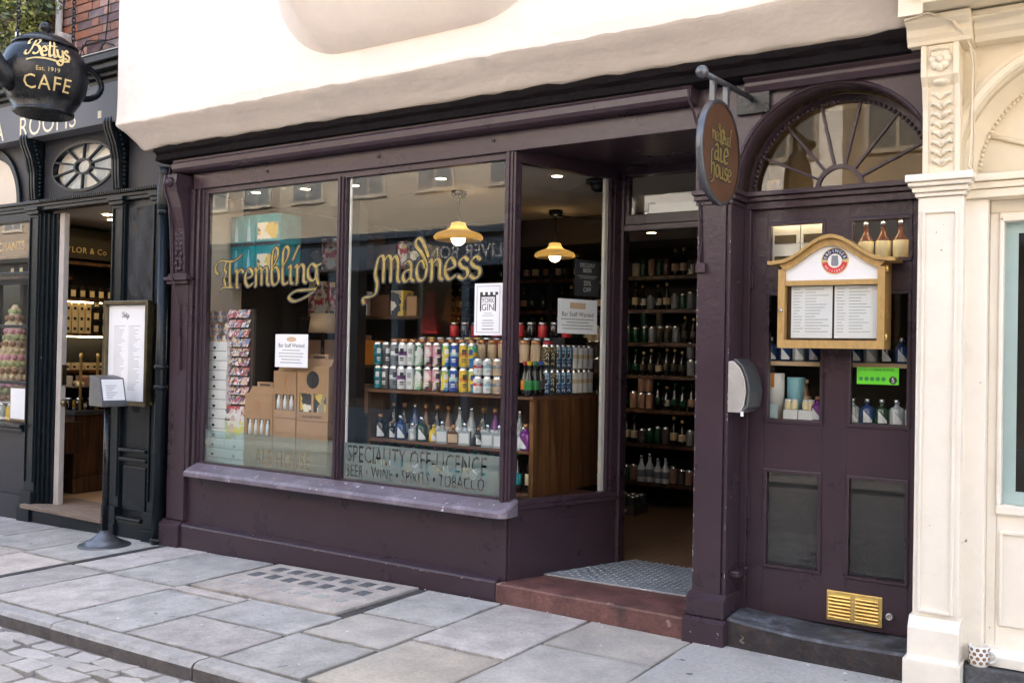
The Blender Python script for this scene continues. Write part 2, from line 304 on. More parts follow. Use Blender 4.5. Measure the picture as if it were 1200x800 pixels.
# ------------------------------------------------------------------ geometry helpers
class MB:
    def __init__(s): s.v = []; s.f = []; s.m = []; s.sm = []
    def add(s, vs, fs, mi=0, smooth=False):
        o = len(s.v); s.v += [tuple(p) for p in vs]
        for f in fs: s.f.append([i + o for i in f]); s.m.append(mi); s.sm.append(smooth)
        return s
    def box(s, x0, x1, y0, y1, z0, z1, mi=0):
        if x0 > x1: x0, x1 = x1, x0
        if y0 > y1: y0, y1 = y1, y0
        if z0 > z1: z0, z1 = z1, z0
        return s.add([(x0, y0, z0), (x1, y0, z0), (x1, y1, z0), (x0, y1, z0), (x0, y0, z1), (x1, y0, z1), (x1, y1, z1), (x0, y1, z1)],
                     [(0, 3, 2, 1), (4, 5, 6, 7), (0, 1, 5, 4), (1, 2, 6, 5), (2, 3, 7, 6), (3, 0, 4, 7)], mi)
    def prism(s, pts, fn, t0, t1, mi=0):
        """polygon pts (a,b) swept between t0 and t1; fn(a,b,t)->xyz"""
        n = len(pts)
        vs = [fn(a, b, t0) for a, b in pts] + [fn(a, b, t1) for a, b in pts]
        fs = [tuple(range(n))[::-1], tuple(range(n, 2 * n))] + [(i, (i + 1) % n, n + (i + 1) % n, n + i) for i in range(n)]
        return s.add(vs, fs, mi)
    def runx(s, prof, x0, x1, mi=0): return s.prism(prof, lambda a, b, t: (t, a, b), x0, x1, mi)      # prof (y,z)
    def runy(s, prof, y0, y1, mi=0): return s.prism(prof, lambda a, b, t: (a, t, b), y0, y1, mi)      # prof (x,z)
    def runz(s, prof, z0, z1, mi=0): return s.prism(prof, lambda a, b, t: (a, b, t), z0, z1, mi)      # prof (x,y)
    def lathe(s, prof, c=(0, 0, 0), n=14, mi=0, mats=None, smooth=True, cap=True, ax='z', sx=1.0, sy=1.0):
        vs = []; fs = []
        for r, z in prof:
            for k in range(n):
                a = 2 * math.pi * k / n
                p = (r * math.cos(a) * sx, r * math.sin(a) * sy, z)
                if ax == 'y': p = (p[0], p[2], p[1])
                if ax == 'x': p = (p[2], p[0], p[1])
                vs.append((c[0] + p[0], c[1] + p[1], c[2] + p[2]))
        for j in range(len(prof) - 1):
            for k in range(n):
                s_ = (j * n + k, j * n + (k + 1) % n, (j + 1) * n + (k + 1) % n, (j + 1) * n + k)
                s.add([vs[i] for i in s_], [(0, 1, 2, 3)], mats[j] if mats else mi, smooth)
        if cap:
            s.add(vs[:n], [tuple(range(n))[::-1]], mats[0] if mats else mi)
            s.add(vs[-n:], [tuple(range(n))], mats[-1] if mats else mi)
        return s
    def tube(s, pts, r, n=8, mi=0, closed=False):
        pts = [Vector(p) for p in pts]; N = len(pts); vs = []
        ref = Vector((.13, .37, .92))
        for i, p in enumerate(pts):
            a = pts[(i - 1) % N] if (i > 0 or closed) else p
            b = pts[(i + 1) % N] if (i < N - 1 or closed) else p
            d = (b - a).normalized()
            u = d.cross(ref)
            if u.length < .05: u = d.cross(Vector((1, 0, 0)))
            u.normalize(); w_ = d.cross(u)
            rr = r[i] if isinstance(r, (list, tuple)) else r
            for k in range(n):
                t = 2 * math.pi * k / n
                vs.append(p + u * math.cos(t) * rr + w_ * math.sin(t) * rr)
        fs = []
        for i in range(N if closed else N - 1):
            j = (i + 1) % N
            for k in range(n): fs.append((i * n + k, i * n + (k + 1) % n, j * n + (k + 1) % n, j * n + k))
        s.add(vs, fs, mi, True)
        if not closed: s.add(vs[:n], [tuple(range(n))[::-1]], mi); s.add(vs[-n:], [tuple(range(n))], mi)
        return s
    def ball(s, c, r, mi=0, n=12, sx=1, sy=1, sz=1):
        prof = [(max(1e-4, r * math.sin(math.pi * i / 8)), -r * math.cos(math.pi * i / 8) * sz) for i in range(9)]
        return s.lathe(prof, c, n, mi, cap=False, sx=sx, sy=sy)
    def mesh(s, name, mats, weld=True):
        me = bpy.data.meshes.new(name)
        me.from_pydata(s.v, [], s.f)
        for mm in mats: me.materials.append(MATS[mm])
        me.polygons.foreach_set('material_index', s.m); me.polygons.foreach_set('use_smooth', s.sm)
        bm = bmesh.new(); bm.from_mesh(me)
        if weld: bmesh.ops.remove_doubles(bm, verts=bm.verts, dist=1e-5)
        bmesh.ops.recalc_face_normals(bm, faces=bm.faces)
        bm.to_mesh(me); bm.free()
        return me
def O(name, me, parent=None, loc=(0, 0, 0), rot=None, bevel=0):
    o = bpy.data.objects.new(name, me); col.objects.link(o)
    o.location = loc
    if rot: o.rotation_euler = rot
    if parent: o.parent = parent
    if bevel:
        b = o.modifiers.new('bevel', 'BEVEL'); b.width = bevel; b.segments = 2; b.limit_method = 'ANGLE'; b.angle_limit = R(40)
    return o
ROOT = {}
def thing(name, label, cat, loc=(0, 0, 0), rot=None, group=None):
    o = bpy.data.objects.new(name, None); col.objects.link(o); o.location = loc; o.empty_display_size = .2
    if rot: o.rotation_euler = rot
    tag(o, label, cat, group)
    return o
def tag(o, label=None, cat=None, group=None, kind=None):
    if label: o['label'] = label
    if cat: o['category'] = cat
    if group: o['group'] = group
    if kind: o['kind'] = kind
    return o
def wloc(p):
    v = Vector((0, 0, 0))
    while p is not None: v += p.location; p = p.parent
    return v
def P(name, mb, mats, parent, bevel=0.0):
    """part given in world coordinates; parents are only translated"""
    if isinstance(mats, str): mats = [mats]
    off = wloc(parent)
    mb.v = [(a - off.x, b - off.y, c - off.z) for a, b, c in mb.v]
    return O(name, mb.mesh(name, mats), parent, bevel=bevel)
def T(name, mb, mats, label, cat, group=None, bevel=0.0, base=None, kind=None):
    """top-level one-mesh thing in world coordinates, origin moved to its base"""
    if isinstance(mats, str): mats = [mats]
    xs = [v[0] for v in mb.v]; ys = [v[1] for v in mb.v]; zs = [v[2] for v in mb.v]
    c = base or ((min(xs) + max(xs)) / 2, (min(ys) + max(ys)) / 2, min(zs))
    mb.v = [(a - c[0], b - c[1], z - c[2]) for a, b, z in mb.v]
    o = O(name, mb.mesh(name, mats), None, c, bevel=bevel)
    return tag(o, label, cat, group, kind)
def dup(o, parent=None, loc=None, label=None, group=None, rot=None):
    c = o.copy(); col.objects.link(c)
    if parent is not None: c.parent = parent
    if loc is not None: c.location = loc
    if rot is not None: c.rotation_euler = rot
    if label: c['label'] = label
    if group: c['group'] = group
    for ch in list(o.children): dup(ch, c)
    return c
def text_mesh(body, size=1.0, sx=1.0, ext=0.0, align='LEFT', mat_='ink', space=1.0, line=1.0, shear=0.0, off=0.0, name='lettering', res=3):
    cu = bpy.data.curves.new('t', 'FONT'); cu.body = body; cu.size = size; cu.extrude = ext; cu.align_x = align
    cu.space_character = space; cu.space_line = line; cu.shear = shear; cu.offset = off; cu.resolution_u = res
    o = bpy.data.objects.new('t', cu); col.objects.link(o)
    me = bpy.data.meshes.new_from_object(o); me.name = name
    bpy.data.objects.remove(o); bpy.data.curves.remove(cu)
    if sx != 1: me.transform(Matrix.Diagonal((sx, 1, 1, 1)))
    me.materials.clear(); me.materials.append(MATS[mat_])
    return me
FRONT = (R(90), 0, 0)             # text reads from the street (-Y)
EAST = (R(90), 0, R(90))          # text on a face that looks to +X
def text(name, body, size, loc, parent, rot=FRONT, **k):
    me = text_mesh(body, size, name=name, **k)
    o = O(name, me, parent, Vector(loc) - wloc(parent), rot)
    return o

# ------------------------------------------------------------------ broad nib lettering
GL = {
 'T': ([[(-.42, .80), (-.62, 1.05), (-.55, 1.45), (-.2, 1.62), (.25, 1.55), (.7, 1.56), (1.2, 1.86)], [(.12, 1.5), (.02, 1.1), (.14, .9), (.0, .5), (.08, .15), (-.1, -.02)], [(.40, 1.5), (.38, .3), (.46, .05)], [(-.32, -.16), (-.05, .04), (.25, .02), (.6, .0)]], .80),
 'r': ([[(-.06, .86), (.08, 1), (.08, .1), (.2, -.02)], [(.08, .72), (.3, 1), (.46, .92), (.5, .8)]], .62),
 'e': ([[(.08, .45), (.5, .62), (.42, .95), (.25, 1.02), (.05, .7), (.05, .25), (.25, 0), (.55, .18)]], .66),
 'm': ([[(-.06, .86), (.08, 1), (.08, .08), (.0, -.05)], [(.08, .72), (.3, 1.02), (.45, .85), (.45, .02)], [(.45, .72), (.67, 1.02), (.82, .85), (.82, .15), (.97, 0)]], 1.06),
 'b': ([[(.12, 1.0), (.38, 1.45), (.44, 1.95), (.26, 2.1), (.1, 1.7), (.06, .3), (.25, 0), (.5, .25), (.48, .75), (.3, 1), (.1, .8)]], .68),
 'l': ([[(.03, .9), (.38, 1.5), (.44, 1.95), (.26, 2.1), (.1, 1.7), (.08, .25), (.2, 0), (.42, .1)]], .48),
 'i': ([[(-.06, .86), (.1, 1), (.1, .15), (.27, 0)], [(.22, 1.3), (.36, 1.6), (.62, 2.1)]], .42),
 'n': ([[(-.06, .86), (.08, 1), (.08, .08), (.0, -.05)], [(.08, .72), (.32, 1.02), (.5, .85), (.5, .15), (.66, 0)]], .74),
 'g': ([[(.5, .85), (.25, 1.02), (.03, .75), (.05, .3), (.28, .1), (.5, .3), (.52, .9)], [(.5, .9), (.64, .93), (.82, 1.02)], [(.52, .9), (.56, .2), (.62, -.15), (.3, -.38), (-.7, -.42), (-1.15, -.72), (-.9, -.98), (-.4, -.9), (.3, -.55), (.6, -.2)]], .7),
 'M': ([[(-.85, -1.05), (-.88, -.75), (-.5, -.68), (-.2, -.52), (-.12, 0), (-.22, .5), (-.08, 1.2), (.1, 1.38), (.24, 1.2), (.22, .02)], [(.22, 1.0), (.46, 1.36), (.64, 1.15), (.62, .02)], [(.62, 1.0), (.86, 1.32), (1.02, 1.0), (1.0, .15), (1.14, 0)]], 1.24),
 'a': ([[(.08, .86), (.33, 1.02), (.48, .8), (.48, .15), (.64, 0)], [(.48, .6), (.15, .5), (.05, .2), (.2, 0), (.48, .25)]], .72),
 'd': ([[(.5, .6), (.4, .95), (.2, .95), (.05, .6), (.1, .15), (.3, 0), (.5, .2), (.56, .7), (.36, 1.3), (.0, 1.8), (.1, 2.12), (.36, 1.95), (.66, 1.15)]], .74),
 's': ([[(.5, .85), (.3, 1.02), (.08, .8), (.2, .55), (.45, .42), (.45, .12), (.22, -.02), (0, .15)]], .58),
 'o': ([[(.25, 1.02), (.05, .7), (.08, .2), (.28, 0), (.5, .3), (.48, .8), (.25, 1.02)]], .62),
 'u': ([[(0, .95), (.08, .2), (.25, 0), (.5, .25)], [(.5, 1), (.5, .15), (.65, 0)]], .72),
 'v': ([[(0, 1), (.1, .2), (.28, 0), (.5, .4), (.45, 1)]], .6),
 'h': ([[(.34, 2.0), (.08, 1.9), (.08, 0)], [(.08, .75), (.35, 1.02), (.52, .8), (.52, .2), (.35, -.4), (0, -.6)]], .72),
 'B': ([[(-.3, .5), (-.38, .15), (-.05, .1), (.3, .9), (.5, 1.75)], [(-.15, 1.15), (-.28, 1.6), (.2, 1.98), (.8, 1.9), (.95, 1.6), (.7, 1.2), (.35, 1.1)], [(.35, 1.1), (.85, 1.0), (1.0, .6), (.7, .15), (.35, .2)]], 1.14),
 't': ([[(.28, 1.75), (.12, .5), (.2, .02), (.45, .25)], [(-.1, 1.12), (.52, 1.25)]], .46),
 'y': ([[(0, .95), (.05, .3), (.3, .1), (.5, .5), (.58, .95)], [(.58, .95), (.5, -.3), (.2, -.72), (-.05, -.4), (.6, .05)]], .72),
}
def smooth_path(p, k=7):
    if len(p) == 2: return [Vector(p[0]), Vector(p[1])]
    q = [Vector(p[0])] + [Vector(a) for a in p] + [Vector(p[-1])]; out = []
    for i in range(1, len(q) - 2):
        a, b, c, d = q[i - 1:i + 3]
        for j in range(k):
            t = j / k
            out.append(.5 * (2 * b + (c - a) * t + (2 * a - 5 * b + 4 * c - d) * t * t + (-a + 3 * b - 3 * c + d) * t ** 3))
    out.append(q[-2]); return out
def nib_text(body, h, nib=.24, ang=38, tmin=.07, grow=0.0, extra=None, fit=None):
    """returns MB with ribbons in the xy plane, x-height h; fit scales the width"""
    mb = MB(); x = 0; strokes = []
    for ch in body:
        if ch == ' ': x += .5; continue
        st, adv = GL[ch]
        for s_ in st: strokes.append([(a + x, b) for a, b in s_])
        x += adv
    for s_ in (extra or []): strokes.append(s_)
    kx = (fit / (x * h)) if fit else 1.0
    z = 0
    for s_ in strokes:
        p = smooth_path(s_); n = len(p); L = []; Rr = []
        for i, a in enumerate(p):
            d = (p[min(i + 1, n - 1)] - p[max(i - 1, 0)]).normalized()
            th = math.atan2(d.y, d.x)
            wd = max(tmin, nib * abs(math.sin(th - R(ang)))) / 2 + grow
            if i in (0, n - 1): wd = wd * .7
            e = Vector((0, 0))
            if grow and i == 0: e = -d * grow
            if grow and i == n - 1: e = d * grow
            nn = Vector((-d.y, d.x)) * wd
            L.append(a + e + nn); Rr.append(a + e - nn)
        z += .00002
        vs = [(q.x * h * kx, q.y * h, z) for q in L] + [(q.x * h * kx, q.y * h, z) for q in Rr]
        mb.add(vs, [(i, i + 1, n + i + 1, n + i) for i in range(n - 1)])
    return mb
def nib(name, body, h, loc, parent, mat_, rot=FRONT, **k):
    mb = nib_text(body, h, **k)
    me = mb.mesh(name, [mat_], weld=False)
    # all ribbons face +z before the rotation
    bm = bmesh.new(); bm.from_mesh(me)
    for f in bm.faces:
        f.normal_update()
        if f.normal.z < 0: f.normal_flip()
    bm.to_mesh(me); bm.free()
    return O(name, me, parent, Vector(loc) - wloc(parent), rot)
def ground_z(x): return .06 + .021 * min(x + 3.2, 0.0)
# ================================================================== SETTING: ground
def sheet(name, xs, y0, y1, dz, mat_):
    mb = MB(); n = len(xs)
    vs = [(x, y0, ground_z(x) + dz) for x in xs] + [(x, y1, ground_z(x) + dz) for x in xs]
    mb.add(vs, [(i, i + 1, n + i + 1, n + i) for i in range(n - 1)])
    o = O(name, mb.mesh(name, [mat_])); return tag(o, kind='structure')
XS = [-60, -30, -15, -9, -6, -3.2, 0, 6, 15, 30, 60]
road = sheet('road', XS, -60, -1.8, -.088, 'road')
pavement = sheet('pavement', XS, -1.79, .4, -.016, 'mortar')
far_pavement = sheet('far_pavement', XS, -60, -6.3, -.02, 'slab')
def slab(parent, name, x0, x1, y0, y1, mat_, top=0.0, th=.05, gap=.009, jit=.009, bevel=.004):
    x0 += gap; x1 -= gap; y0 += gap; y1 -= gap
    c = [(x0, y0), (x1, y0), (x1, y1), (x0, y1)]
    c = [(a + random.uniform(-jit, jit), b + random.uniform(-jit, jit)) for a, b in c]
    tx, ty = random.uniform(-.004, .004), random.uniform(-.004, .004); xm, ym = (x0 + x1) / 2, (y0 + y1) / 2
    q = []
    for i in range(4):                                   # worn, slightly wavy edges
        (a0, b0), (a1, b1) = c[i], c[(i + 1) % 4]; k = max(3, int(math.hypot(a1 - a0, b1 - b0) / .09))
        for j in range(k):
            f = j / k; e_ = random.uniform(-.0045, .0035) if j else 0
            if random.random() < .06: e_ -= .012
            dx, dy = (b0 - b1), (a1 - a0); l_ = math.hypot(dx, dy)
            q.append((a0 + (a1 - a0) * f - dx / l_ * e_, b0 + (b1 - b0) * f - dy / l_ * e_))
    n_ = len(q); mb = MB()
    vs = [(a, b, ground_z(a) - th) for a, b in q] + [(a, b, ground_z(a) + top + tx * (a - xm) + ty * (b - ym)) for a, b in q]
    mb.add(vs, [tuple(range(n_))[::-1], tuple(range(n_, 2 * n_))] + [(i, (i + 1) % n_, n_ + (i + 1) % n_, n_ + i) for i in range(n_)])
    return P(name, mb, mat_, parent, bevel=bevel)
KI = -1.675
colsX = [(-9.2, -8.5, [-.9]), (-8.5, -7.75, [-1.2, -.5]), (-7.75, -7.0, [-.75]), (-7.0, -6.33, [-.8]), (-6.27, -5.82, [-.84]), (-5.82, -5.09, [-.86]),
         (-5.09, -4.45, [-.92]), (-4.45, -3.7, [-1.23]), (-3.7, -3.13, [-1.147, -.667]), (-3.13, -2.545, [-.91]), (-2.545, -1.925, [-.57])]
pick = {(-5.82, 1): 'slab_blue', (-5.09, 0): 'slab_blue', (-4.45, 1): 'slab_blue', (-3.7, 0): 'slab_blue', (-3.7, 2): 'slab_blue', (-3.7, 1): 'slab_tan', (-3.13, 0): 'slab_tan',
        (-3.13, 1): 'slab', (-2.545, 0): 'slab_tan', (-2.545, 1): 'slab_tan', (-5.82, 0): 'slab', (-4.45, 0): 'slab', (-7.0, 1): 'slab_blue', (-7.75, 1): 'slab_blue'}
for (a, b, js) in colsX:
    ys = [KI] + js + [-.04 if a > -6 else .02]
    for i in range(len(ys) - 1):
        y1 = ys[i + 1]
        if a in (-4.45,) and i == 1: y1 = -.80
        if a == -5.09 and i == 1: y1 = -.81
        slab(pavement, 'paving_slab', a, b, ys[i], y1, pick.get((a, i), random.choice(['slab', 'slab', 'slab_blue'])))
for k in range(6):
    x = -14 + k * .8
    slab(pavement, 'paving_slab', x, x + .8, KI, -.9, 'slab'); slab(pavement, 'paving_slab', x, x + .8, -.9, .0, 'slab_blue')
slab(pavement, 'paving_slab', -1.925, -.1, KI, -.0, 'cement')
slab(pavement, 'paving_slab', -.1, 1.2, KI, -.0, 'slab'); slab(pavement, 'paving_slab', 1.2, 2.6, KI, 0, 'slab_blue'); slab(pavement, 'paving_slab', 2.6, 4.2, KI, 0, 'slab')
mb = MB(); mb.box(-6.33, -6.27, KI, 0, -.06, -.002)      # tarred strip between two slabs
P('joint_strip', mb, 'steel_dark', pavement)
mb = MB(); mb.box(-5.09, -5.03, -.80, -.04, .0, .014); mb.box(-3.77, -3.7, -.8, -.04, .02, .044)
P('joint_strip', mb, 'mortar', pavement)
# kerb
kerb = O('kerb', MB().box(-60, 60, -1.79, -1.70, -1.2, -.9).mesh('kerb', ['kerb'])); tag(kerb, kind='structure')
kx = [-14, -12.6, -11.3, -10, -8.8, -7.5, -6.25, -4.93, -3.73, -2.5, -1.2, .1, 1.4, 2.8, 4.2]
for a, b in zip(kx, kx[1:]):
    prof = [(-1.80, -.30), (-1.80, -.025), (-1.788, -.004), (-1.765, .002), (-1.69, .002), (-1.69, -.30)]
    mb = MB(); a += .004; b -= .004; n = len(prof)
    vs = [(a, y, ground_z(a) + z) for y, z in prof] + [(b, y + random.uniform(-.006, .006), ground_z(b) + z) for y, z in prof]
    mb.add(vs, [tuple(range(n))[::-1], tuple(range(n, 2 * n))] + [(i, (i + 1) % n, n + (i + 1) % n, n + i) for i in range(n)])
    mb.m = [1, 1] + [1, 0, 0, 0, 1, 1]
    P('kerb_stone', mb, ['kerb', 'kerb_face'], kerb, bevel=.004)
# road setts and broken flags next to the kerb
y = -1.835
while y > -3.1:
    d = random.uniform(.09, .16) if y > -2.1 else random.uniform(.14, .28)
    x = -7.2 + random.uniform(0, .2)
    while x < -2.2:
        wd = random.uniform(.12, .32) if y > -2.1 else random.uniform(.2, .46)
        n = 6; pts = []
        for (u, v) in [(0, 0), (.5, -.04), (1, 0), (1, 1), (.55, 1.05), (0, 1)]:
            pts.append((x + .012 + u * (wd - .024) + random.uniform(-.018, .018), y - .012 - v * (d - .024) + random.uniform(-.016, .016)))
        zt = random.uniform(-.008, .007)
        mb = MB(); vs = [(a, b, ground_z(a) - .20) for a, b in pts] + [(a, b, ground_z(a) - .067 + zt) for a, b in pts]
        mb.add(vs, [tuple(range(n))[::-1], tuple(range(n, 2 * n))] + [(i, (i + 1) % n, n + (i + 1) % n, n + i) for i in range(n)])
        P('road_sett', mb, 'cobble', road, bevel=.004)
        x += wd
    y -= d
# small litter and gum on the pavement
g = MB()
for k in range(70):
    x = random.uniform(-6.5, -.9); y = random.choice([random.uniform(-.14, -.06), random.uniform(-1.6, -.1)])
    s = random.uniform(.004, .014); a = random.uniform(0, 3); z = ground_z(x) + .006
    g.add([(x + s * math.cos(a), y + s * math.sin(a), z), (x - s * math.sin(a) * .6, y + s * math.cos(a) * .6, z + .002), (x - s * math.cos(a), y - s * math.sin(a), z), (x + s * math.sin(a) * .5, y - s * math.cos(a) * .5, z + .001)], [(0, 1, 2, 3)])
o = O('litter_specks', g.mesh('litter_specks', ['paper'])); tag(o, 'pale specks of litter and gum scattered on the paving slabs', 'litter', kind='stuff')

# cellar light grating
cl = thing('cellar_light', 'stone and iron cellar light with rows of glass lenses set in the pavement', 'cellar light', (-4.4, -.45, .03))
mb = MB(); z0, z1 = ground_z(-5.03), ground_z(-3.77)
mb.add([(-5.03, -.80, z0 - .02), (-3.77, -.80, z1 - .02), (-3.77, -.05, z1 - .02), (-5.03, -.05, z0 - .02), (-5.03, -.80, z0 + .012), (-3.77, -.80, z1 + .012), (-3.77, -.05, z1 + .010), (-5.03, -.05, z0 + .010)],
       [(0, 3, 2, 1), (4, 5, 6, 7), (0, 1, 5, 4), (1, 2, 6, 5), (2, 3, 7, 6), (3, 0, 4, 7)])
P('slab', mb, 'slab', cl, bevel=.004)
for j, (yy, mm) in enumerate([(-.19, 'steel_dark'), (-.37, 'steel_dark'), (-.57, 'foil')]):
    for i in range(7):
        xx = -4.90 + i * .158 + (.03 if j == 0 else 0)
        mb = MB(); zz = ground_z(xx) + .012
        if j < 2:
            mb.box(xx - .042, xx + .042, yy - .05, yy + .05, zz - .01, zz + .002)
            for p in range(4):
                for q in range(4):
                    cx, cy = xx - .031 + p * .021, yy - .037 + q * .025
                    mb.box(cx - .005, cx + .005, cy - .006, cy + .006, zz, zz + .004, 1)
            P('lens_block', mb, ['lens_grey', 'steel_dark'], cl)
        else:
            mb.box(xx - .04, xx + .04, yy - .035, yy + .035, zz - .01, zz + .003)
            P('worn_block', mb, 'cement', cl)

# ================================================================== THE ALE SHOP BUILDING
shop = thing('shop_building', 'aubergine painted shopfront below a jettied white rendered wall', 'building', (-3.75, 0, 0))
# ---- white jettied wall, cove and oriel
random.seed(3)
mb = MB(); nx = 90; X0, X1 = -6.62, -.90
prof = [(-.35, 8.0), (-.35, 5.0), (-.35, 3.9), (-.352, 3.45), (-.353, 3.30), (-.353, 3.250), (-.350, 3.236), (-.338, 3.226), (-.27, 3.192), (-.215, 3.160), (-.165, 3.130), (-.13, 3.105), (-.10, 3.09)]
lip = [random.uniform(-.010, .010) for _ in range(nx + 1)]
low = [random.uniform(-.007, .007) for _ in range(nx + 1)]
for i in range(1, nx): lip[i] = (lip[i - 1] + lip[i] * 2) / 3; low[i] = (low[i - 1] + low[i] * 2) / 3
vs = []
for i in range(nx + 1):
    x = X0 + (X1 - X0) * i / nx
    for j, (y, z) in enumerate(prof):
        k = lip[i] if 4 <= j <= 7 else (low[i] if j >= 11 else 0)
        bulge = .010 * math.sin(x * 2.3 + z * 3) if 2 <= j <= 4 else 0
        vs.append((x, y + bulge + k * .4, z + k + .013 * (x + 3.7) * (-.3)))
npf = len(prof)
mb.add(vs, [(i * npf + j, (i + 1) * npf + j, (i + 1) * npf + j + 1, i * npf + j + 1) for i in range(nx) for j in range(7, npf - 1)], 0, True)
mb.add(vs, [(i * npf + j, (i + 1) * npf + j, (i + 1) * npf + j + 1, i * npf + j + 1) for i in range(nx) for j in range(7)], 0, False)
e = [vs[j] for j in range(npf)]
mb.add(e + [(X0, .1, 8.0), (X0, .1, 3.09)], [tuple(list(range(npf)) + [npf + 1, npf])])
e = [vs[nx * npf + j] for j in range(npf)]
mb.add(e + [(X1, .1, 8.0), (X1, .1, 3.09)], [tuple(list(range(npf)) + [npf + 1, npf])])
mb.box(X0 + .01, X1 - .01, -.30, 5, 3.25, 7.99)
P('upper_wall', mb, 'render_white', shop)
mb = MB(); L = 22; rows = []
for i in range(L + 1):
    t = i / L * math.pi / 2; s = math.sin(t); c = 1 - math.cos(t); z = 3.43 + .62 * c; d_ = .03 * s + .55 * c ** 1.35
    d_ = .50 * (.45 * s + .55 * c); a_, b_ = Vector((-4.27 - .62 * s, -.335)), Vector((-4.25 - .20 * s, -.335 - d_)); e_, f_ = Vector((-3.20 + .20 * s, -.335 - d_)), Vector((-3.17 + .62 * s, -.335))
    pl_ = [a_.lerp(b_, k / 6) for k in range(6)] + [b_.lerp(e_, k / 6) for k in range(6)] + [e_.lerp(f_, k / 6) for k in range(7)]
    rows.append([(q.x, q.y, z) for q in pl_])
rows.append([(p[0], p[1], 8.0) for p in rows[-1]])
for a, b in zip(rows, rows[1:]):
    for k in range(18): mb.add([a[k], a[k + 1], b[k + 1], b[k]], [(0, 1, 2, 3)], 0, True)
P('oriel', mb, 'render_white', shop)
# ---- cornice, moulding and frieze
mb = MB(); n = 60; pr = [(-.13, 3.085), (-.135, 3.05), (-.11, 3.03), (-.12, 2.985), (-.05, 2.975), (.02, 2.975), (.02, 3.085)]
vs = []
for i in range(n + 1):
    x = -6.45 + (5.56) * i / n
    for j, (y, z) in enumerate(pr): vs.append((x, y + random.uniform(-.006, .006) * (j < 3), z + random.uniform(-.008, .008) * (j < 2) - .004 * (x + 3.7)))
k = len(pr)
mb.add(vs, [(i * k + j, (i + 1) * k + j, (i + 1) * k + (j + 1) % k, i * k + (j + 1) % k) for i in range(n) for j in range(k)])
mb.add(vs[:k], [tuple(range(k))]); mb.add(vs[-k:], [tuple(range(k))])
P('cornice', mb, 'purple_black', shop)
mb = MB(); mb.runx([(.04, 2.885), (-.06, 2.885), (-.085, 2.895), (-.10, 2.915), (-.10, 2.955), (-.09, 2.965), (-.09, 2.985), (.04, 2.985)], -6.27, -1.975)
P('moulding', mb, 'purple', shop, bevel=.004)
mb = MB(); mb.box(-6.13, -1.975, 0, .10, 2.762, 2.884)
P('frieze', mb, 'purple', shop, bevel=.004)
mb = MB(); mb.runx([(.04, 2.905), (-.035, 2.905), (-.06, 2.93), (-.06, 2.95), (-.085, 2.965), (-.085, 2.985), (.04, 2.985)], -1.70, -.80)
P('moulding', mb, 'purple', shop, bevel=.003)
for x, z in [(-5.3, 2.83), (-4.23, 2.835), (-3.3, 2.84)]:
    P('screw', MB().lathe([(.011, -.006), (.011, .004), (.006, .006)], (x, -.004, z), 8, ax='y'), 'iron_black', shop)
# ---- left pilaster with carved console
mb = MB()
mb.box(-6.345, -6.14, -.02, .08, .2, 2.03)
mb.box(-6.40, -6.15, -.06, .08, -.12, .165); mb.runx([(-.06, .165), (-.02, .195), (.08, .195), (.08, .165)], -6.40, -6.15)
P('pilaster', mb, 'purple', shop, bevel=.005)
mb = MB()
mb.box(-6.37, -6.12, -.05, .08, 2.03, 2.055); mb.box(-6.39, -6.10, -.07, .08, 2.058, 2.085); mb.box(-6.36, -6.13, -.045, .08, 2.088, 2.11)
P('capital', mb, 'purple', shop, bevel=.004)
mb = MB(); pr = [(.08, 2.112), (-.03, 2.112), (-.035, 2.25), (-.045, 2.45), (-.075, 2.62), (-.12, 2.74), (-.13, 2.80), (-.12, 2.87), (.08, 2.87)]
mb.runx(pr, -6.31, -6.16)
for s in (-1, 1): mb.runx([(y - .012 if y < 0 else y, z) for y, z in pr], -6.235 + s * .07 - .009, -6.235 + s * .07 + .009)
P('console', mb, 'purple', shop, bevel=.003)
con = MB()
for i in range(16):
    z = 2.15 + i * .038; yy = -.038 - max(0, z - 2.45) ** 1.4 * .30
    for s in (-1, 1):
        con.ball((-6.235 + s * (.018 + .014 * (i % 2)), yy, z + random.uniform(-.006, .006)), random.uniform(.014, .022), n=7, sx=.9, sy=.7, sz=1.1)
con.ball((-6.24, -.125, 2.81), .04, n=8)
P('carving', con, 'purple', shop)
# ---- riser, plinth, sill
P('stall_riser', MB().box(-6.14, -3.165, .02, .09, -.1, .60), 'purple', shop, bevel=.003)
mb = MB(); mb.runx([(-.035, -.12), (-.035, .165), (-.028, .178), (.02, .196), (.02, -.12)], -6.15, -3.20)
P('plinth', mb, 'purple', shop, bevel=.009)
pts = [(-6.05, .05), (-6.05, -.085), (-6.035, -.105)] + [(-3.17 + .065 * math.cos(t), -.04 + .065 * math.sin(t)) for t in [R(a) for a in (-90, -70, -45, -20, 0)]] + [(-3.105, .05)]
def sz(y): return .606 + (y + .105) / .155 * .06
n = len(pts); mb = MB()
ring = lambda f, dz, ins: [(x, yy, f(yy) + dz) for x, yy in [(px + (ins if px < -5 else -ins) * 1, py + ins if py < 0 else py) for px, py in pts]]
a = ring(lambda q: .558, 0, .025); b = ring(lambda q: .566, 0, .0); c = ring(sz, -.014, 0); d = ring(sz, 0, .012)
vs = a + b + c + d
fs = [tuple(range(n))[::-1], tuple(range(3 * n, 4 * n))]
for r_ in range(3): fs += [(r_ * n + i, r_ * n + (i + 1) % n, (r_ + 1) * n + (i + 1) % n, (r_ + 1) * n + i) for i in range(n)]
mb.add(vs, fs); P('window_sill', mb, 'purple_sill', shop)
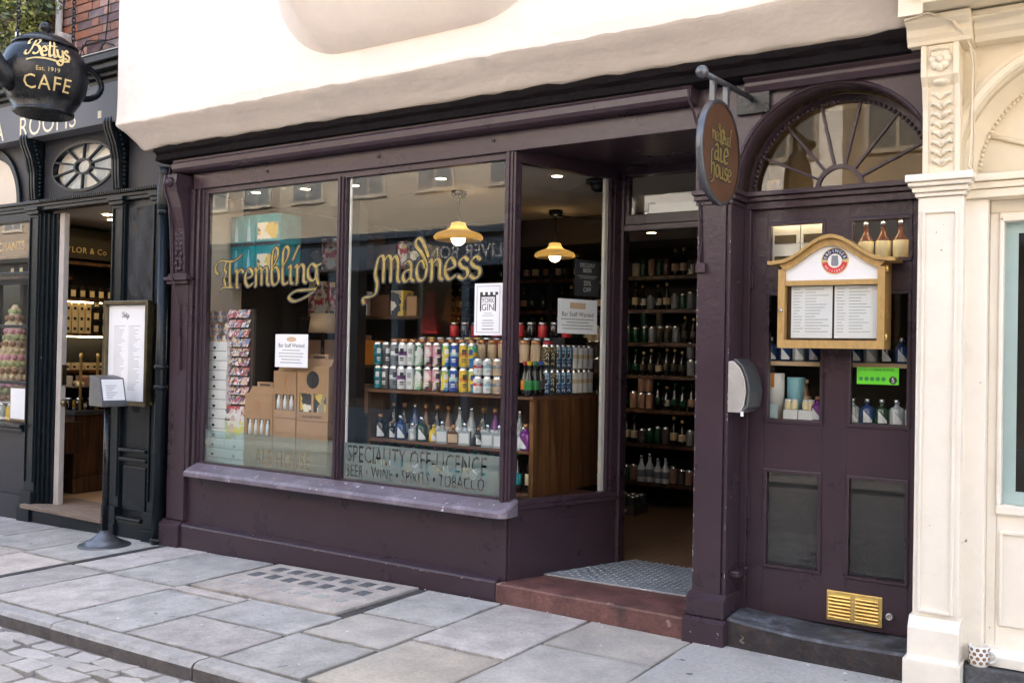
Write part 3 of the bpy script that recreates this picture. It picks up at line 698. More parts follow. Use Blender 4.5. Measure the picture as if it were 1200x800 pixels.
# ---- big front window
fwin = P('shop_window', MB().box(-6.14, -3.225, .022, .075, 2.722, 2.7625), 'purple', shop, bevel=.002)
P('bottom_rail', MB().box(-6.14, -3.225, .02, .075, .64, .668), 'purple', fwin, bevel=.002)
mb = MB()
for i, (a, b, yy) in enumerate([(-6.14, -6.10, -.012), (-6.10, -6.072, .012), (-6.072, -6.045, -.006), (-6.045, -6.02, .016), (-6.02, -5.985, .026)]): mb.box(a, b, yy, .075, .60, 2.7615)
P('jamb', mb, 'purple', fwin, bevel=.004)
mb = MB()
for a, b, yy in [(-4.615, -4.60, .02), (-4.60, -4.582, .004), (-4.582, -4.565, -.008), (-4.565, -4.548, .004), (-4.548, -4.533, .02)]: mb.box(a, b, yy, .075, .66, 2.73)
P('mullion', mb, 'purple', fwin, bevel=.003)
mb = MB()
for a, b, yy in [(-3.225, -3.212, .02), (-3.212, -3.195, .004), (-3.195, -3.178, -.006), (-3.178, -3.158, .004), (-3.158, -3.14, .012)]: mb.box(a, b, yy, .075, .60, 2.7615)
P('corner_post', mb, 'purple', fwin, bevel=.003)
P('pane', MB().box(-5.985, -4.615, .040, .046, .667, 2.723), 'glass', fwin)
P('pane', MB().box(-4.533, -3.225, .040, .046, .667, 2.723), 'glass', fwin)
mb = MB(); mb.box(-4.528, -4.512, .05, .06, .668, 2.722); P('inner_bead', mb, 'white_trim', fwin)
# ---- angled return window beside the entrance
A = Vector((-3.15, .03)); Bp = Vector((-2.86, .87)); U = (Bp - A).normalized(); Nn = Vector((U.y, -U.x)); LR = (Bp - A).length
def uv(a, d, z): q = A + U * a + Nn * d; return (q.x, q.y, z)
def ubox(mb, a0, a1, d0, d1, z0, z1, mi=0): return mb.prism([(a0, d0), (a1, d0), (a1, d1), (a0, d1)], lambda a, d, t: uv(a, d, t), z0, z1, mi)
mb = MB(); ubox(mb, .0, LR, -.05, 0, .10, .595); P('return_riser', mb, 'purple', shop, bevel=.003)
mb = MB(); ubox(mb, -.005, LR, -.05, .02, .597, .62); ubox(mb, 0, LR, -.05, .008, .62, .655)
rwin = P('return_window', mb, 'purple', shop, bevel=.004)
mb = MB(); ubox(mb, 0, LR, -.05, .008, 2.70, 2.7805); P('top_rail', mb, 'purple', rwin, bevel=.004)
mb = MB(); ubox(mb, .0, .03, -.05, .006, .656, 2.70); ubox(mb, .03, .05, -.05, -.006, .656, 2.70); P('frame_post', mb, 'purple', rwin, bevel=.003)
mb = MB(); ubox(mb, LR - .07, LR, -.05, .006, .656, 2.70); ubox(mb, LR - .095, LR - .07, -.05, -.006, .656, 2.70); P('frame_post', mb, 'purple', rwin, bevel=.003)
mb = MB(); ubox(mb, LR - .125, LR - .097, -.055, -.03, .656, 2.70); P('inner_bead', mb, 'white_trim', rwin)
mb = MB(); ubox(mb, .05, LR - .095, -.026, -.02, .656, 2.70); P('pane', mb, 'glass', rwin)
mb = MB(); mb.lathe([(.012, -.01), (.012, .003), (.007, .006)], (-3.105, .11, .545), 8, ax='y'); P('screw', mb, 'purple', shop)
# ---- entrance: soffit, frame, transom light, step, checker plate
P('entry_soffit', MB().box(-3.3, -1.96, .09, 1.0, 2.782, 2.83), 'purple', shop)
ent = P('door_frame', MB().box(-2.925, -2.84, .86, .95, .17, 2.78).box(-2.84, -1.96, .86, .95, 2.36, 2.40).box(-2.84, -1.96, .875, .95, 2.402, 2.47).box(-2.84, -1.96, .87, .95, 2.725, 2.7815), 'purple', shop, bevel=.004)
tl = P('transom_window', MB().box(-2.84, -2.815, .88, .93, 2.47, 2.725).box(-2.06, -1.96, .88, .93, 2.47, 2.725), 'purple', ent)
P('pane', MB().box(-2.815, -2.06, .90, .905, 2.47, 2.725), 'glass', ent)
P('pale_board', MB().box(-2.72, -2.0, 1.0, 1.01, 2.45, 2.55), 'card_white', ent)  # white board that also stands in for a pale reflection in the glass
P('entry_side', MB().box(-1.965, -1.90, .06, 1.0, .17, 2.78), 'purple', shop)
mb = MB(); mb.add([(-3.19, -.055, .0), (-1.96, -.05, .0), (-1.96, .36, .0), (-3.03, .36, .0), (-3.19, -.055, .176), (-1.96, -.05, .172), (-1.96, .36, .177), (-3.03, .36, .178)],
       [(0, 3, 2, 1), (4, 5, 6, 7), (0, 1, 5, 4), (1, 2, 6, 5), (2, 3, 7, 6), (3, 0, 4, 7)])
P('entrance_step', mb, 'red_step', shop, bevel=.012)
pl = [(-3.06, .29), (-1.965, .345), (-1.965, 1.0), (-2.80, 1.0)]
mb = MB(); mb.runz(pl, .176, .186)
cp = P('checker_plate', mb, 'plate_steel', shop, bevel=.002)
st = MB()
for i in range(29):
    for j in range(19):
        x = -3.04 + i * .038; y = .31 + j * .038
        if y < .31 + (x + 3.06) * .05 or x < -3.05 + (y - .28) * .36 or x > -1.975: continue
        a = R(45) if (i + j) % 2 else R(-45); c, s = math.cos(a), math.sin(a)
        p = [(x + c * u - s * v, y + s * u + c * v) for u, v in [(-.018, 0), (0, -.006), (.018, 0), (0, .006)]]
        st.add([(px, py, .1865) for px, py in p] + [(x, y, .1925)], [(0, 1, 4), (1, 2, 4), (2, 3, 4), (3, 0, 4)])
tag(P('tread_pattern', st, 'plate_steel', cp), kind='stuff')
# ---- post between entrance and side door
mb = MB()
mb.box(-1.957, -1.80, -.02, .06, .30, 2.40); mb.box(-1.80, -1.787, -.008, .06, .30, 2.40); mb.box(-1.787, -1.772, -.02, .06, .30, 2.40); mb.box(-1.957, -1.772, .06, .26, .19, 2.40)
post = P('post', mb, 'purple', shop, bevel=.004)
mb = MB(); mb.box(-1.985, -1.755, -.085, .16, .0, .175); mb.runx([(-.085, .175), (-.06, .192), (.16, .192), (.16, .175)], -1.985, -1.755)
mb.box(-1.975, -1.765, -.06, .20, .193, .285); mb.runx([(-.06, .285), (-.02, .312), (.2, .312), (.2, .285)], -1.975, -1.765)
P('post_base', mb, 'purple', post, bevel=.009)
mb = MB(); mb.box(-1.773, -1.72, .03, .19, .40, .435); P('ledge', mb, 'purple', post, bevel=.008)
mb = MB(); mb.box(-1.965, -1.76, -.03, .20, 2.345, 2.365); mb.box(-1.972, -1.745, -.045, .20, 2.368, 2.392); mb.box(-1.98, -1.735, -.06, .20, 2.395, 2.42)
P('impost', mb, 'purple', post, bevel=.003)
# ---- arch wall
CX, CZ, RO = -1.28, 2.42, .485
def arch_wall(parent, name, x0, x1, z1, y0, y1, cx, cz, r, mat_, n=36, rmin=0):
    mb = MB(); inn = []; out = []
    for i in range(n + 1):
        t = math.pi * i / n; c, s = math.cos(t), math.sin(t)
        inn.append((cx + r * c, cz + r * s))
        k = 1e9
        if c > 1e-6: k = min(k, (x1 - cx) / c)
        if c < -1e-6: k = min(k, (x0 - cx) / c)
        if s > 1e-6: k = min(k, (z1 - cz) / s)
        out.append((cx + k * c, cz + k * s))
    # snap rectangle corners
    for cxn in ((x0, z1), (x1, z1)):
        j = min(range(n + 1), key=lambda q: (out[q][0] - cxn[0]) ** 2 + (out[q][1] - cxn[1]) ** 2); out[j] = cxn
    for i in range(n):
        q = [inn[i], inn[i + 1], out[i + 1], out[i]]
        mb.add([(a, y0, b) for a, b in q] + [(a, y1, b) for a, b in q], [(0, 1, 2, 3), (7, 6, 5, 4)])
        mb.add([(inn[i][0], y0, inn[i][1]), (inn[i + 1][0], y0, inn[i + 1][1]), (inn[i + 1][0], y1, inn[i + 1][1]), (inn[i][0], y1, inn[i][1])], [(0, 1, 2, 3)], 0, True)
        mb.add([(out[i][0], y0, out[i][1]), (out[i + 1][0], y0, out[i + 1][1]), (out[i + 1][0], y1, out[i + 1][1]), (out[i][0], y1, out[i][1])], [(0, 1, 2, 3)])
    return P(name, mb, mat_, parent)
def arch_ring(mb, cx, cz, prof, n=48, t0=0, t1=math.pi, mi=0):
    """profile (r,y) swept round an arch"""
    k = len(prof); vs = []
    for i in range(n + 1):
        t = t0 + (t1 - t0) * i / n
        for r, y in prof: vs.append((cx + r * math.cos(t), y, cz + r * math.sin(t)))
    mb.add(vs, [(i * k + j, (i + 1) * k + j, (i + 1) * k + (j + 1) % k, i * k + (j + 1) % k) for i in range(n) for j in range(k)], mi, False)
    mb.add(vs[:k], [tuple(range(k))], mi); mb.add(vs[-k:], [tuple(range(k))], mi)
    return mb
aw = arch_wall(shop, 'arch_wall', -1.98, -.79, 2.98, 0, .21, CX, CZ, RO, 'purple')
P('arch_moulding', arch_ring(MB(), CX, CZ, [(RO - .002, .01), (RO - .002, -.008), (RO + .006, -.013), (RO + .014, -.010), (RO + .018, -.002), (RO + .018, .01)]), 'purple', aw)
# ---- fanlight
fan = P('fanlight', arch_ring(MB(), CX, CZ, [(.435, .19), (.435, .215), (.478, .215), (.478, .19)]), 'purple', shop)
bead = MB()
for i in range(52):
    t = math.pi * (i + .5) / 52; bead.ball((CX + .444 * math.cos(t), .187, CZ + .444 * math.sin(t)), .0105, n=6)
P('beading', bead, 'purple', fan)
arch_hub = arch_ring(MB(), CX, CZ, [(.100, .185), (.100, .21), (.122, .21), (.122, .185)], 18)
P('hub_ring', arch_hub, 'purple', fan)
for i in range(1, 7):
    t = math.pi * i / 7; c, s = math.cos(t), math.sin(t)
    mb = MB(); q = [(CX + r * c - d * s, CZ + r * s + d * c) for r, d in [(.118, -.007), (.44, -.007), (.44, .007), (.118, .007)]]
    mb.prism(q, lambda a, b, t_: (a, t_, b), .183, .205); P('glazing_bar', mb, 'purple', fan, bevel=.003)
for i in range(7):
    t0, t1 = math.pi * i / 7, math.pi * (i + 1) / 7
    q = [(CX + .11 * math.cos(t0), CZ + .11 * math.sin(t0))] + [(CX + .437 * math.cos(t0 + (t1 - t0) * k / 5), CZ + .437 * math.sin(t0 + (t1 - t0) * k / 5)) for k in range(6)] + [(CX + .11 * math.cos(t1), CZ + .11 * math.sin(t1))]
    mb = MB(); mb.prism(q, lambda a, b, t_: (a, t_, b), .196, .200); P('pane', mb, 'glass_tint', fan)
q = [(CX + .10 * math.cos(math.pi * k / 10), CZ + .10 * math.sin(math.pi * k / 10)) for k in range(11)]
P('pane', MB().prism(q, lambda a, b, t_: (a, t_, b), .196, .200), 'glass_tint', fan)
P('sticker', MB().box(-1.66, -1.59, .203, .205, 2.425, 2.49), 'wall_cream', fan)
text('lettering', 'W', .06, (-1.647, .194, 2.437), fan, mat_='ink_grey')
P('light_well', MB().box(-1.79, -.80, .62, .66, 2.42, 2.95).box(-1.79, -.80, .27, .66, 2.925, 2.95), 'well_board', fan)
# ---- side door
tb = MB(); tb.box(-1.772, -.80, .13, .23, 2.40, 2.425); tb.box(-1.772, -.80, .15, .23, 2.375, 2.398); tb.box(-1.772, -.80, .17, .23, 2.335, 2.373)
P('transom_bar', tb, 'purple', shop, bevel=.003)
P('door_jamb', MB().box(-1.772, -1.735, .17, .26, .16, 2.335).box(-.86, -.80, .17, .26, .16, 2.335), 'purple', shop, bevel=.003)
DX = [(-1.735, -1.652), (-1.348, -1.228), (-.928, -.86)]; DZ = [(.20, .442), (.965, 1.205), (1.895, 2.035), (2.265, 2.335)]
mb = MB()
for a, b in DX: mb.box(a, b, .20, .245, .20, 2.335)
for a, b in zip(DX, DX[1:]):
    for z0, z1 in DZ: mb.box(a[1], b[0], .2003, .245, z0, z1)
door = P('door', mb, 'purple', shop, bevel=.002)
for a, b in zip(DX, DX[1:]):
    for (z0, z1) in [(DZ[0][1], DZ[1][0]), (DZ[1][1], DZ[2][0]), (DZ[2][1], DZ[3][0])]:
        x0, x1 = a[1], b[0]; mb = MB()
        w_ = .018
        for (p, q, r_, s_) in [(x0, x1, z0, z0 + w_), (x0, x1, z1 - w_, z1), (x0, x0 + w_, z0 + w_, z1 - w_), (x1 - w_, x1, z0 + w_, z1 - w_)]: mb.box(p, q, .193, .235, r_, s_)
        P('bead_frame', mb, 'purple', door, bevel=.005)
        P('pane', MB().box(x0 + w_, x1 - w_, .216, .220, z0 + w_, z1 - w_), 'glass', door)
        if z0 < .6: P('cloth_backing', MB().box(x0, x1, .232, .236, z0, z1), 'cloth_dark', door)
for z in (1.98, .75): P('hinge', MB().box(-1.752, -1.722, .185, .21, z - .06, z + .06), 'purple', door, bevel=.003)
lv = P('louvre_vent', MB().box(-1.312, -1.042, .190, .199, .225, .375), 'brass', door, bevel=.002)
for j in (0, 1):
    for i in range(7):
        x0 = -1.30 + j * .132; z = .242 + i * .0175
        mb = MB(); mb.runx([(.19, z), (.176, z + .002), (.178, z + .008), (.19, z + .013)], x0, x0 + .108); P('slat', mb, 'brass', lv)
mb = MB(); mb.lathe([(.018, .0), (.018, -.022), (.012, -.028), (.011, -.012), (.004, -.010)], (-1.007, .2, .29), 12, ax='y'); P('door_bolt', mb, 'steel', door)
# curved stone step of the side door
fr = [(-1.755, -.035), (-1.60, -.045), (-1.4, -.05), (-1.2, -.048), (-1.05, -.046), (-.885, -.05)]
zt = [.205, .194, .182, .178, .182, .188]
mb = MB(); n = len(fr)
vs = [(x, y, .0) for x, y in fr] + [(x, y, z - .012) for (x, y), z in zip(fr, zt)] + [(x, y + .012, z) for (x, y), z in zip(fr, zt)] + [(x, .23, z + .012) for (x, y), z in zip(fr, zt)]
fs = []
for r_ in range(3): fs += [(r_ * n + i, r_ * n + i + 1, (r_ + 1) * n + i + 1, (r_ + 1) * n + i) for i in range(n - 1)]
mb.add(vs, fs[:n - 1], 1); mb.add(vs, fs[n - 1:]); mb.add([vs[0], vs[n], vs[2 * n], vs[3 * n], (fr[0][0], .23, 0)], [(0, 1, 2, 3, 4)]); mb.add([vs[n - 1], vs[2 * n - 1], vs[3 * n - 1], vs[4 * n - 1], (fr[-1][0], .23, 0)], [(0, 1, 2, 3, 4)])
P('door_step', mb, ['black_step', 'step_front'], shop)
# paint knocked off the timber edges
random.seed(77); ch = MB()
def chip(x, y, z, sx_, sz_, face):
    q = [(sx_ * random.uniform(.5, 1), 0), (sx_ * random.uniform(-.2, .3), sz_), (-sx_ * random.uniform(.3, .8), sz_ * random.uniform(-.2, .3)), (0, -sz_ * random.uniform(.6, 1))]
    ch.add([(x + a, y, z + b) if face == 'y' else (x, y + a, z + b) for a, b in q], [(0, 1, 2, 3)])
for _ in range(26): chip(-1.955 + random.uniform(0, .004), -.0206, random.uniform(.35, 2.2), .003, random.uniform(.004, .016), 'y')
for _ in range(14): chip(-1.775 - random.uniform(0, .003), -.0206, random.uniform(.35, 2.2), .003, random.uniform(.004, .012), 'y')
for _ in range(22): chip(random.uniform(-6.1, -3.2), -.0356, .163 + random.uniform(-.004, .004), random.uniform(.004, .014), .003, 'y')
for _ in range(4): chip(random.uniform(-1.98, -1.76), -.0856, random.uniform(.08, .17), random.uniform(.003, .008), .004, 'y')
tag(P('paint_chips', ch, 'cement', shop), kind='stuff')
# wire down the post
wp = [(-1.985, -.11, 2.95), (-1.985, -.105, 2.90), (-1.985, -.03, 2.84), (-1.965, -.028, 2.76), (-1.945, -.027, 2.4), (-1.93, -.027, 2.04)]
mb = MB(); mb.tube(wp, .008, 6); mb.box(-1.955, -1.905, -.045, -.02, 1.99, 2.04); P('conduit', mb, 'purple', post)
wp = [(-6.30, -.09, 2.93), (-6.31, -.10, 2.75), (-6.305, -.075, 2.5), (-6.26, -.085, 2.1), (-6.225, -.03, 1.85), (-6.21, -.028, 1.62)]
mb = MB(); mb.tube(wp, .007, 6); mb.box(-6.235, -6.195, -.04, -.02, 1.36, 1.62); P('conduit', mb, 'purple', shop)
# ---- interior shell
P('interior_floor', MB().box(-6.2, -1.9, .95, 3.5, .10, .182), 'wood_floor', shop)
P('window_deck', MB().runz([(-6.13, .08), (-3.16, .08), (-2.99, .62), (-2.99, .95), (-6.13, .95)], .18, .62), 'wood_dark', shop)
P('interior_ceiling', MB().runz([(-6.2, .10), (-3.19, .10), (-2.95, .90), (-1.9, .90), (-1.9, 2.5), (-6.2, 2.5)], 2.745, 2.80), 'ceiling', shop)
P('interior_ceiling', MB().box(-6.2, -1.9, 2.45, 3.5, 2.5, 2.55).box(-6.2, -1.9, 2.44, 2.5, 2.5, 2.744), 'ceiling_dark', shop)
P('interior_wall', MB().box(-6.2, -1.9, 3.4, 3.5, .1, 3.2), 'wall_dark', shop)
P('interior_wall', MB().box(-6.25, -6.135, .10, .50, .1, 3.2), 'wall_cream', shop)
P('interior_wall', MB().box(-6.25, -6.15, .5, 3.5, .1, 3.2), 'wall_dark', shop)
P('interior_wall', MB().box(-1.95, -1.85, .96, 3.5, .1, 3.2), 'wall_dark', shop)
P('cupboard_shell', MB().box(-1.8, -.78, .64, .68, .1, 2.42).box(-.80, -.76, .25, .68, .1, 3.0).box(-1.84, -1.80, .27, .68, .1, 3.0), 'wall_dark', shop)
P('interior_column', MB().box(-5.32, -5.22, .9, 1.0, .18, 2.79), 'opp_dark', shop)
# ================================================================== THE CAFE BUILDING (left)
cafe = thing('cafe_building', 'black painted cafe shopfront with oval window and brick wall above', 'building', (-8.2, 0, -.07))
# stall riser, pilasters
P('stall_riser', MB().box(-14, -8.42, .02, .10, -.3, .74).box(-14, -8.42, -.01, .02, -.3, .16), 'cafe_grey', cafe, bevel=.004)
def pilaster(x0, x1, base=True, z1=2.74, wide=.015):
    mb = MB(); mb.box(x0, x1, .0, .12, .0, z1); mb.box(x0 + .012, x0 + .03, -.012, 0, .3, z1 - .04); mb.box(x1 - .03, x1 - .012, -.012, 0, .3, z1 - .04); mb.box(x0 + .03, x1 - .03, -.012, 0, z1 - .06, z1 - .04)
    if base: mb.box(x0 - wide, x1 + wide, -.05, .12, -.25, .08); mb.box(x0 - wide * .6, x1 + wide * .6, -.035, .12, .08, .22)
    mb.box(x0 - .012, x1 + .012, -.03, .12, z1 - .03, z1); mb.box(x0 - .022, x1 + .022, -.045, .12, z1 + .002, z1 + .03)
    return P('pilaster', mb, 'cafe_paint', cafe, bevel=.004)
pilaster(-8.42, -8.25); pilaster(-7.17, -7.0); pilaster(-6.62, -6.47, wide=.0)
# fluted jambs of the doorway
mb = MB()
for i in range(4): mb.box(-8.25 + i * .036, -8.216 + i * .036, .02 + i * .022, .18, -.05, 2.72)
P('door_jamb', mb, 'cafe_paint', cafe, bevel=.004)
# relief panel beside the door
mb = MB(); mb.box(-7.0, -6.62, .03, .12, -.25, 2.74)
P('panel_backing', mb, 'cafe_paint', cafe)
mb = MB(); nx_, nz_ = 10, 40; vs = []
for i in range(nx_ + 1):
    for j in range(nz_ + 1):
        x = -6.97 + .32 * i / nx_; z = 1.0 + 1.68 * j / nz_
        e_ = 0 if i in (0, nx_) or j in (0, nz_) else (.012 * math.sin(x * 31 + z * 7) * math.sin(z * 13 + x * 9) + .008 * math.sin(z * 29 + x * 40))
        vs.append((x, .022 - e_, z))
mb.add(vs, [(i * (nz_ + 1) + j, (i + 1) * (nz_ + 1) + j, (i + 1) * (nz_ + 1) + j + 1, i * (nz_ + 1) + j + 1) for i in range(nx_) for j in range(nz_)], 0, True)
P('embossed_panel', mb, 'cafe_matte', cafe)
mb = MB(); mb.box(-6.99, -6.63, -.012, .03, .60, .63); mb.box(-6.99, -6.63, -.02, .03, .68, .705); mb.box(-6.96, -6.66, .012, .03, .2, .56)
P('dado_moulding', mb, 'cafe_paint', cafe, bevel=.006)
mb = MB(); mb.box(-7.19, -6.47, -.02, .05, -.25, .12); mb.box(-6.98, -6.66, -.035, .05, .12, .15)
P('base_block', mb, 'cafe_paint', cafe, bevel=.01)
# entablature and oval light
mb = MB(); mb.box(-14, -6.45, -.02, .1, 2.772, 2.80); mb.box(-14, -6.45, -.04, .1, 2.802, 2.83); mb.box(-14, -6.45, -.01, .1, 2.742, 2.77)
P('entablature', mb, 'cafe_paint', cafe, bevel=.004)
dt = MB()
for i in range(60):
    x = -8.2 + i * .029; dt.box(x, x + .016, -.052, -.038, 2.806, 2.826)
tag(P('dentils', dt, 'cafe_paint', cafe), kind='stuff')
OX, OZ, OA, OB = -7.655, 3.09, .475, .22
def oval_plate(x0, x1, z0, z1, y0, y1, n=48):
    mb = MB(); inn = []; out = []
    for i in range(n):
        t = 2 * math.pi * i / n; c, s = math.cos(t), math.sin(t)
        inn.append((OX + OA * c, OZ + OB * s)); k = 1e9
        dx, dz = OA * c, OB * s
        if dx > 1e-6: k = min(k, (x1 - OX) / dx)
        if dx < -1e-6: k = min(k, (x0 - OX) / dx)
        if dz > 1e-6: k = min(k, (z1 - OZ) / dz)
        if dz < -1e-6: k = min(k, (z0 - OZ) / dz)
        out.append((OX + k * dx, OZ + k * dz))
    for cn in ((x0, z0), (x0, z1), (x1, z0), (x1, z1)):
        j = min(range(n), key=lambda q: (out[q][0] - cn[0]) ** 2 + (out[q][1] - cn[1]) ** 2); out[j] = cn
    for i in range(n):
        j = (i + 1) % n
        q = [inn[i], inn[j], out[j], out[i]]
        mb.add([(a, y0, b) for a, b in q] + [(a, y1, b) for a, b in q], [(0, 1, 2, 3), (4, 5, 6, 7)])
        mb.add([(inn[i][0], y0, inn[i][1]), (inn[j][0], y0, inn[j][1]), (inn[j][0], y1, inn[j][1]), (inn[i][0], y1, inn[i][1])], [(0, 1, 2, 3)], 0, True)
    return mb
P('upper_panel', oval_plate(-8.25, -7.02, 2.83, 3.45, .03, .09), 'cafe_matte', cafe)
P('upper_panel', MB().box(-14, -8.40, .03, .09, 2.83, 3.45).box(-7.0, -6.4, .03, .09, 2.83, 3.5), 'cafe_grey', cafe)
ov = MB(); vs = []; n = 48
for i in range(n):
    t = 2 * math.pi * i / n; c, s = math.cos(t), math.sin(t)
    for ra, yy in [(.0, .02), (.0, .06), (-.025, .06), (-.025, .02)]: vs.append((OX + (OA + ra) * c, yy, OZ + (OB + ra) * s))
ov.add(vs, [(i * 4 + j, ((i + 1) % n) * 4 + j, ((i + 1) % n) * 4 + (j + 1) % 4, i * 4 + (j + 1) % 4) for i in range(n) for j in range(4)])
ovw = P('oval_window', ov, 'cafe_paint', cafe)
hb = MB(); vs = []
for i in range(24):
    t = 2 * math.pi * i / 24; c, s = math.cos(t), math.sin(t)
    for ra, yy in [(1.0, .02), (1.0, .055), (.78, .055), (.78, .02)]: vs.append((OX + .135 * ra * c, yy, OZ + .07 * ra * s))
hb.add(vs, [(i * 4 + j, ((i + 1) % 24) * 4 + j, ((i + 1) % 24) * 4 + (j + 1) % 4, i * 4 + (j + 1) % 4) for i in range(24) for j in range(4)])
P('hub_ring', hb, 'cafe_paint', ovw)
for i in range(10):
    t = 2 * math.pi * (i + .45) / 10; c, s = math.cos(t), math.sin(t)
    a = Vector((OX + .13 * c, OZ + .066 * s)); b = Vector((OX + (OA - .01) * c, OZ + (OB - .01) * s)); d = (b - a).normalized(); nn = Vector((-d.y, d.x)) * .008
    mb = MB().prism([tuple(a + nn), tuple(b + nn), tuple(b - nn), tuple(a - nn)], lambda p, q, t_: (p, t_, q), .022, .045); P('glazing_bar', mb, 'cafe_matte', ovw)
q = [(OX + (OA - .02) * math.cos(2 * math.pi * i / 40), OZ + (OB - .02) * math.sin(2 * math.pi * i / 40)) for i in range(40)]
P('pane', MB().prism(q, lambda p, q_, t_: (p, t_, q_), .046, .050), 'glass', ovw)
P('reflection_board', MB().box(-8.2, -7.04, .13, .14, 2.84, 3.4), 'card_white', ovw)  # white board stands in for the pale sky reflected in the panes
# consoles either side of the oval
def cafe_console(x0, x1):
    mb = MB(); pr = [(.03, 2.84), (-.02, 2.84), (-.03, 2.95), (-.035, 3.08), (-.06, 3.2), (-.11, 3.32), (-.12, 3.38), (-.10, 3.43), (.03, 3.43)]
    mb.runx(pr, x0, x1)
    for s in (x0 + .02, (x0 + x1) / 2, x1 - .02): mb.runx([(a - .015 if a < 0 else a, b) for a, b in pr], s - .012, s + .012)
    for i in range(14): mb.ball((x1 + .004, -.0 - max(0, (i - 7)) * .010, 2.88 + i * .036), .016, n=6)
    P('console', mb, 'cafe_paint', cafe)
cafe_console(-8.40, -8.27); cafe_console(-7.14, -7.02)
# fascia with lettering, cornice
mb = MB(); mb.box(-14, -6.40, -.12, .1, 3.37, 3.70)
fas = P('fascia', mb, 'cafe_fascia', cafe, bevel=.004)
text('lettering', 'ROOMS', .26, (-8.42, -.123, 3.388), fas, mat_='cream_letter', sx=.96, space=1.05); text('lettering', 'TEA', .26, (-9.12, -.123, 3.388), fas, mat_='cream_letter', sx=.96, space=1.05)
P('square_mark', MB().box(-7.22, -7.17, -.123, -.119, 3.42, 3.48), 'cream_letter', fas)
mb = MB(); mb.box(-14, -6.40, -.10, .1, 3.702, 3.75); mb.box(-14, -6.40, -.14, .1, 3.752, 3.79); mb.box(-14, -6.40, -.20, .1, 3.792, 3.84); mb.box(-14, -6.40, -.24, .1, 3.842, 3.90)
P('cornice', mb, 'cafe_paint', cafe, bevel=.006)
P('lead_flashing', MB().runx([(-.25, 3.902), (-.25, 3.912), (.08, 3.99), (.08, 3.902)], -14, -6.40), 'slab_blue', cafe)
# brick wall with single bricks
wall = P('brick_wall', MB().box(-14, -6.45, .06, 5, 3.95, 8.0), 'brick_mortar', cafe)
bm_a = MB().box(-.105, .105, -.012, .02, -.0315, .0315).mesh('brick', ['brick_red']); bm_b = MB().box(-.105, .105, -.012, .02, -.0315, .0315).mesh('brick', ['brick_dark'])
hd_a = MB().box(-.048, .048, -.012, .02, -.0315, .0315).mesh('brick', ['brick_red'])
off = wloc(wall); random.seed(11)
for r_ in range(15):
    z = 4.03 + r_ * .076; x = -9.3 + (0 if r_ % 2 else .056); k = 0
    if r_ % 2: x -= 0
    while x < -6.75:
        header = (k % 3 == (r_ % 2) * 1)
        wd = .106 if header else .22
        near = x < -7.85
        me = hd_a if header else (bm_a if (near or random.random() < .3) else bm_b)
        b_ = O('brick', me, wall, Vector((x + wd / 2, .06 + random.uniform(-.004, .003), z)) - off); x += wd; k += 1
# wires on the brickwork
mb = MB()
mb.tube([(-7.33, .03, 4.75), (-7.35, .03, 4.30), (-7.36, .02, 4.12), (-7.45, .0, 4.02), (-7.62, .0, 4.03), (-7.66, .0, 4.10), (-7.6, .0, 4.16), (-7.42, 0, 4.14), (-7.3, 0, 4.12)], .006, 6)
mb.tube([(-8.0, .02, 4.12), (-7.8, .0, 4.07), (-7.6, .0, 4.13), (-7.4, .0, 4.13), (-7.2, .0, 4.06)], .006, 6)
mb.tube([(-7.62, -.02, 4.13), (-7.58, -.08, 3.96), (-7.6, -.1, 3.9)], .005, 6)
P('cable', mb, 'iron_black', cafe)
mb = MB(); random.seed(5)
for k in range(3):
    mb.tube([(-7.33 + random.uniform(-.06, .06), -.05, 4.0), (-7.3 + random.uniform(-.12, .12), -.2, 3.92), (-7.36 + random.uniform(-.1, .1), -.26, 3.85), (-7.3 + random.uniform(-.1, .1), -.24, 3.72), (-7.26 + random.uniform(-.1, .1), -.2, 3.64)], .004, 5)
P('cable', mb, 'foil', cafe)
P('white_downpipe', MB().lathe([(.03, 4.28), (.03, 8)], (-8.03, .0, 0), 10), 'white_enamel', cafe)
P('stone_corbel', MB().box(-8.10, -7.88, -.08, .06, 4.12, 4.28).box(-8.06, -7.92, -.05, .06, 4.04, 4.12), 'slab', cafe, bevel=.03)
# doorway: wooden step, white door edge, glass left window
P('wooden_step', MB().box(-8.33, -7.12, -.08, .22, .075, .112).box(-8.33, -7.12, .222, .42, .075, .11), 'wood_plank', cafe, bevel=.006)
P('step_riser', MB().box(-8.28, -7.17, -.03, .4, -.3, .074), 'cafe_paint', cafe)
P('door_edge', MB().box(-8.105, -8.03, .10, .15, .11, 2.72), 'door_edge', cafe, bevel=.004)
P('door_lock', MB().box(-8.035, -8.015, .105, .145, 1.18, 1.36), 'brass_dark', cafe); P('door_knob', MB().ball((-8.01, .12, 1.02), .03, n=9), 'brass_dark', cafe)
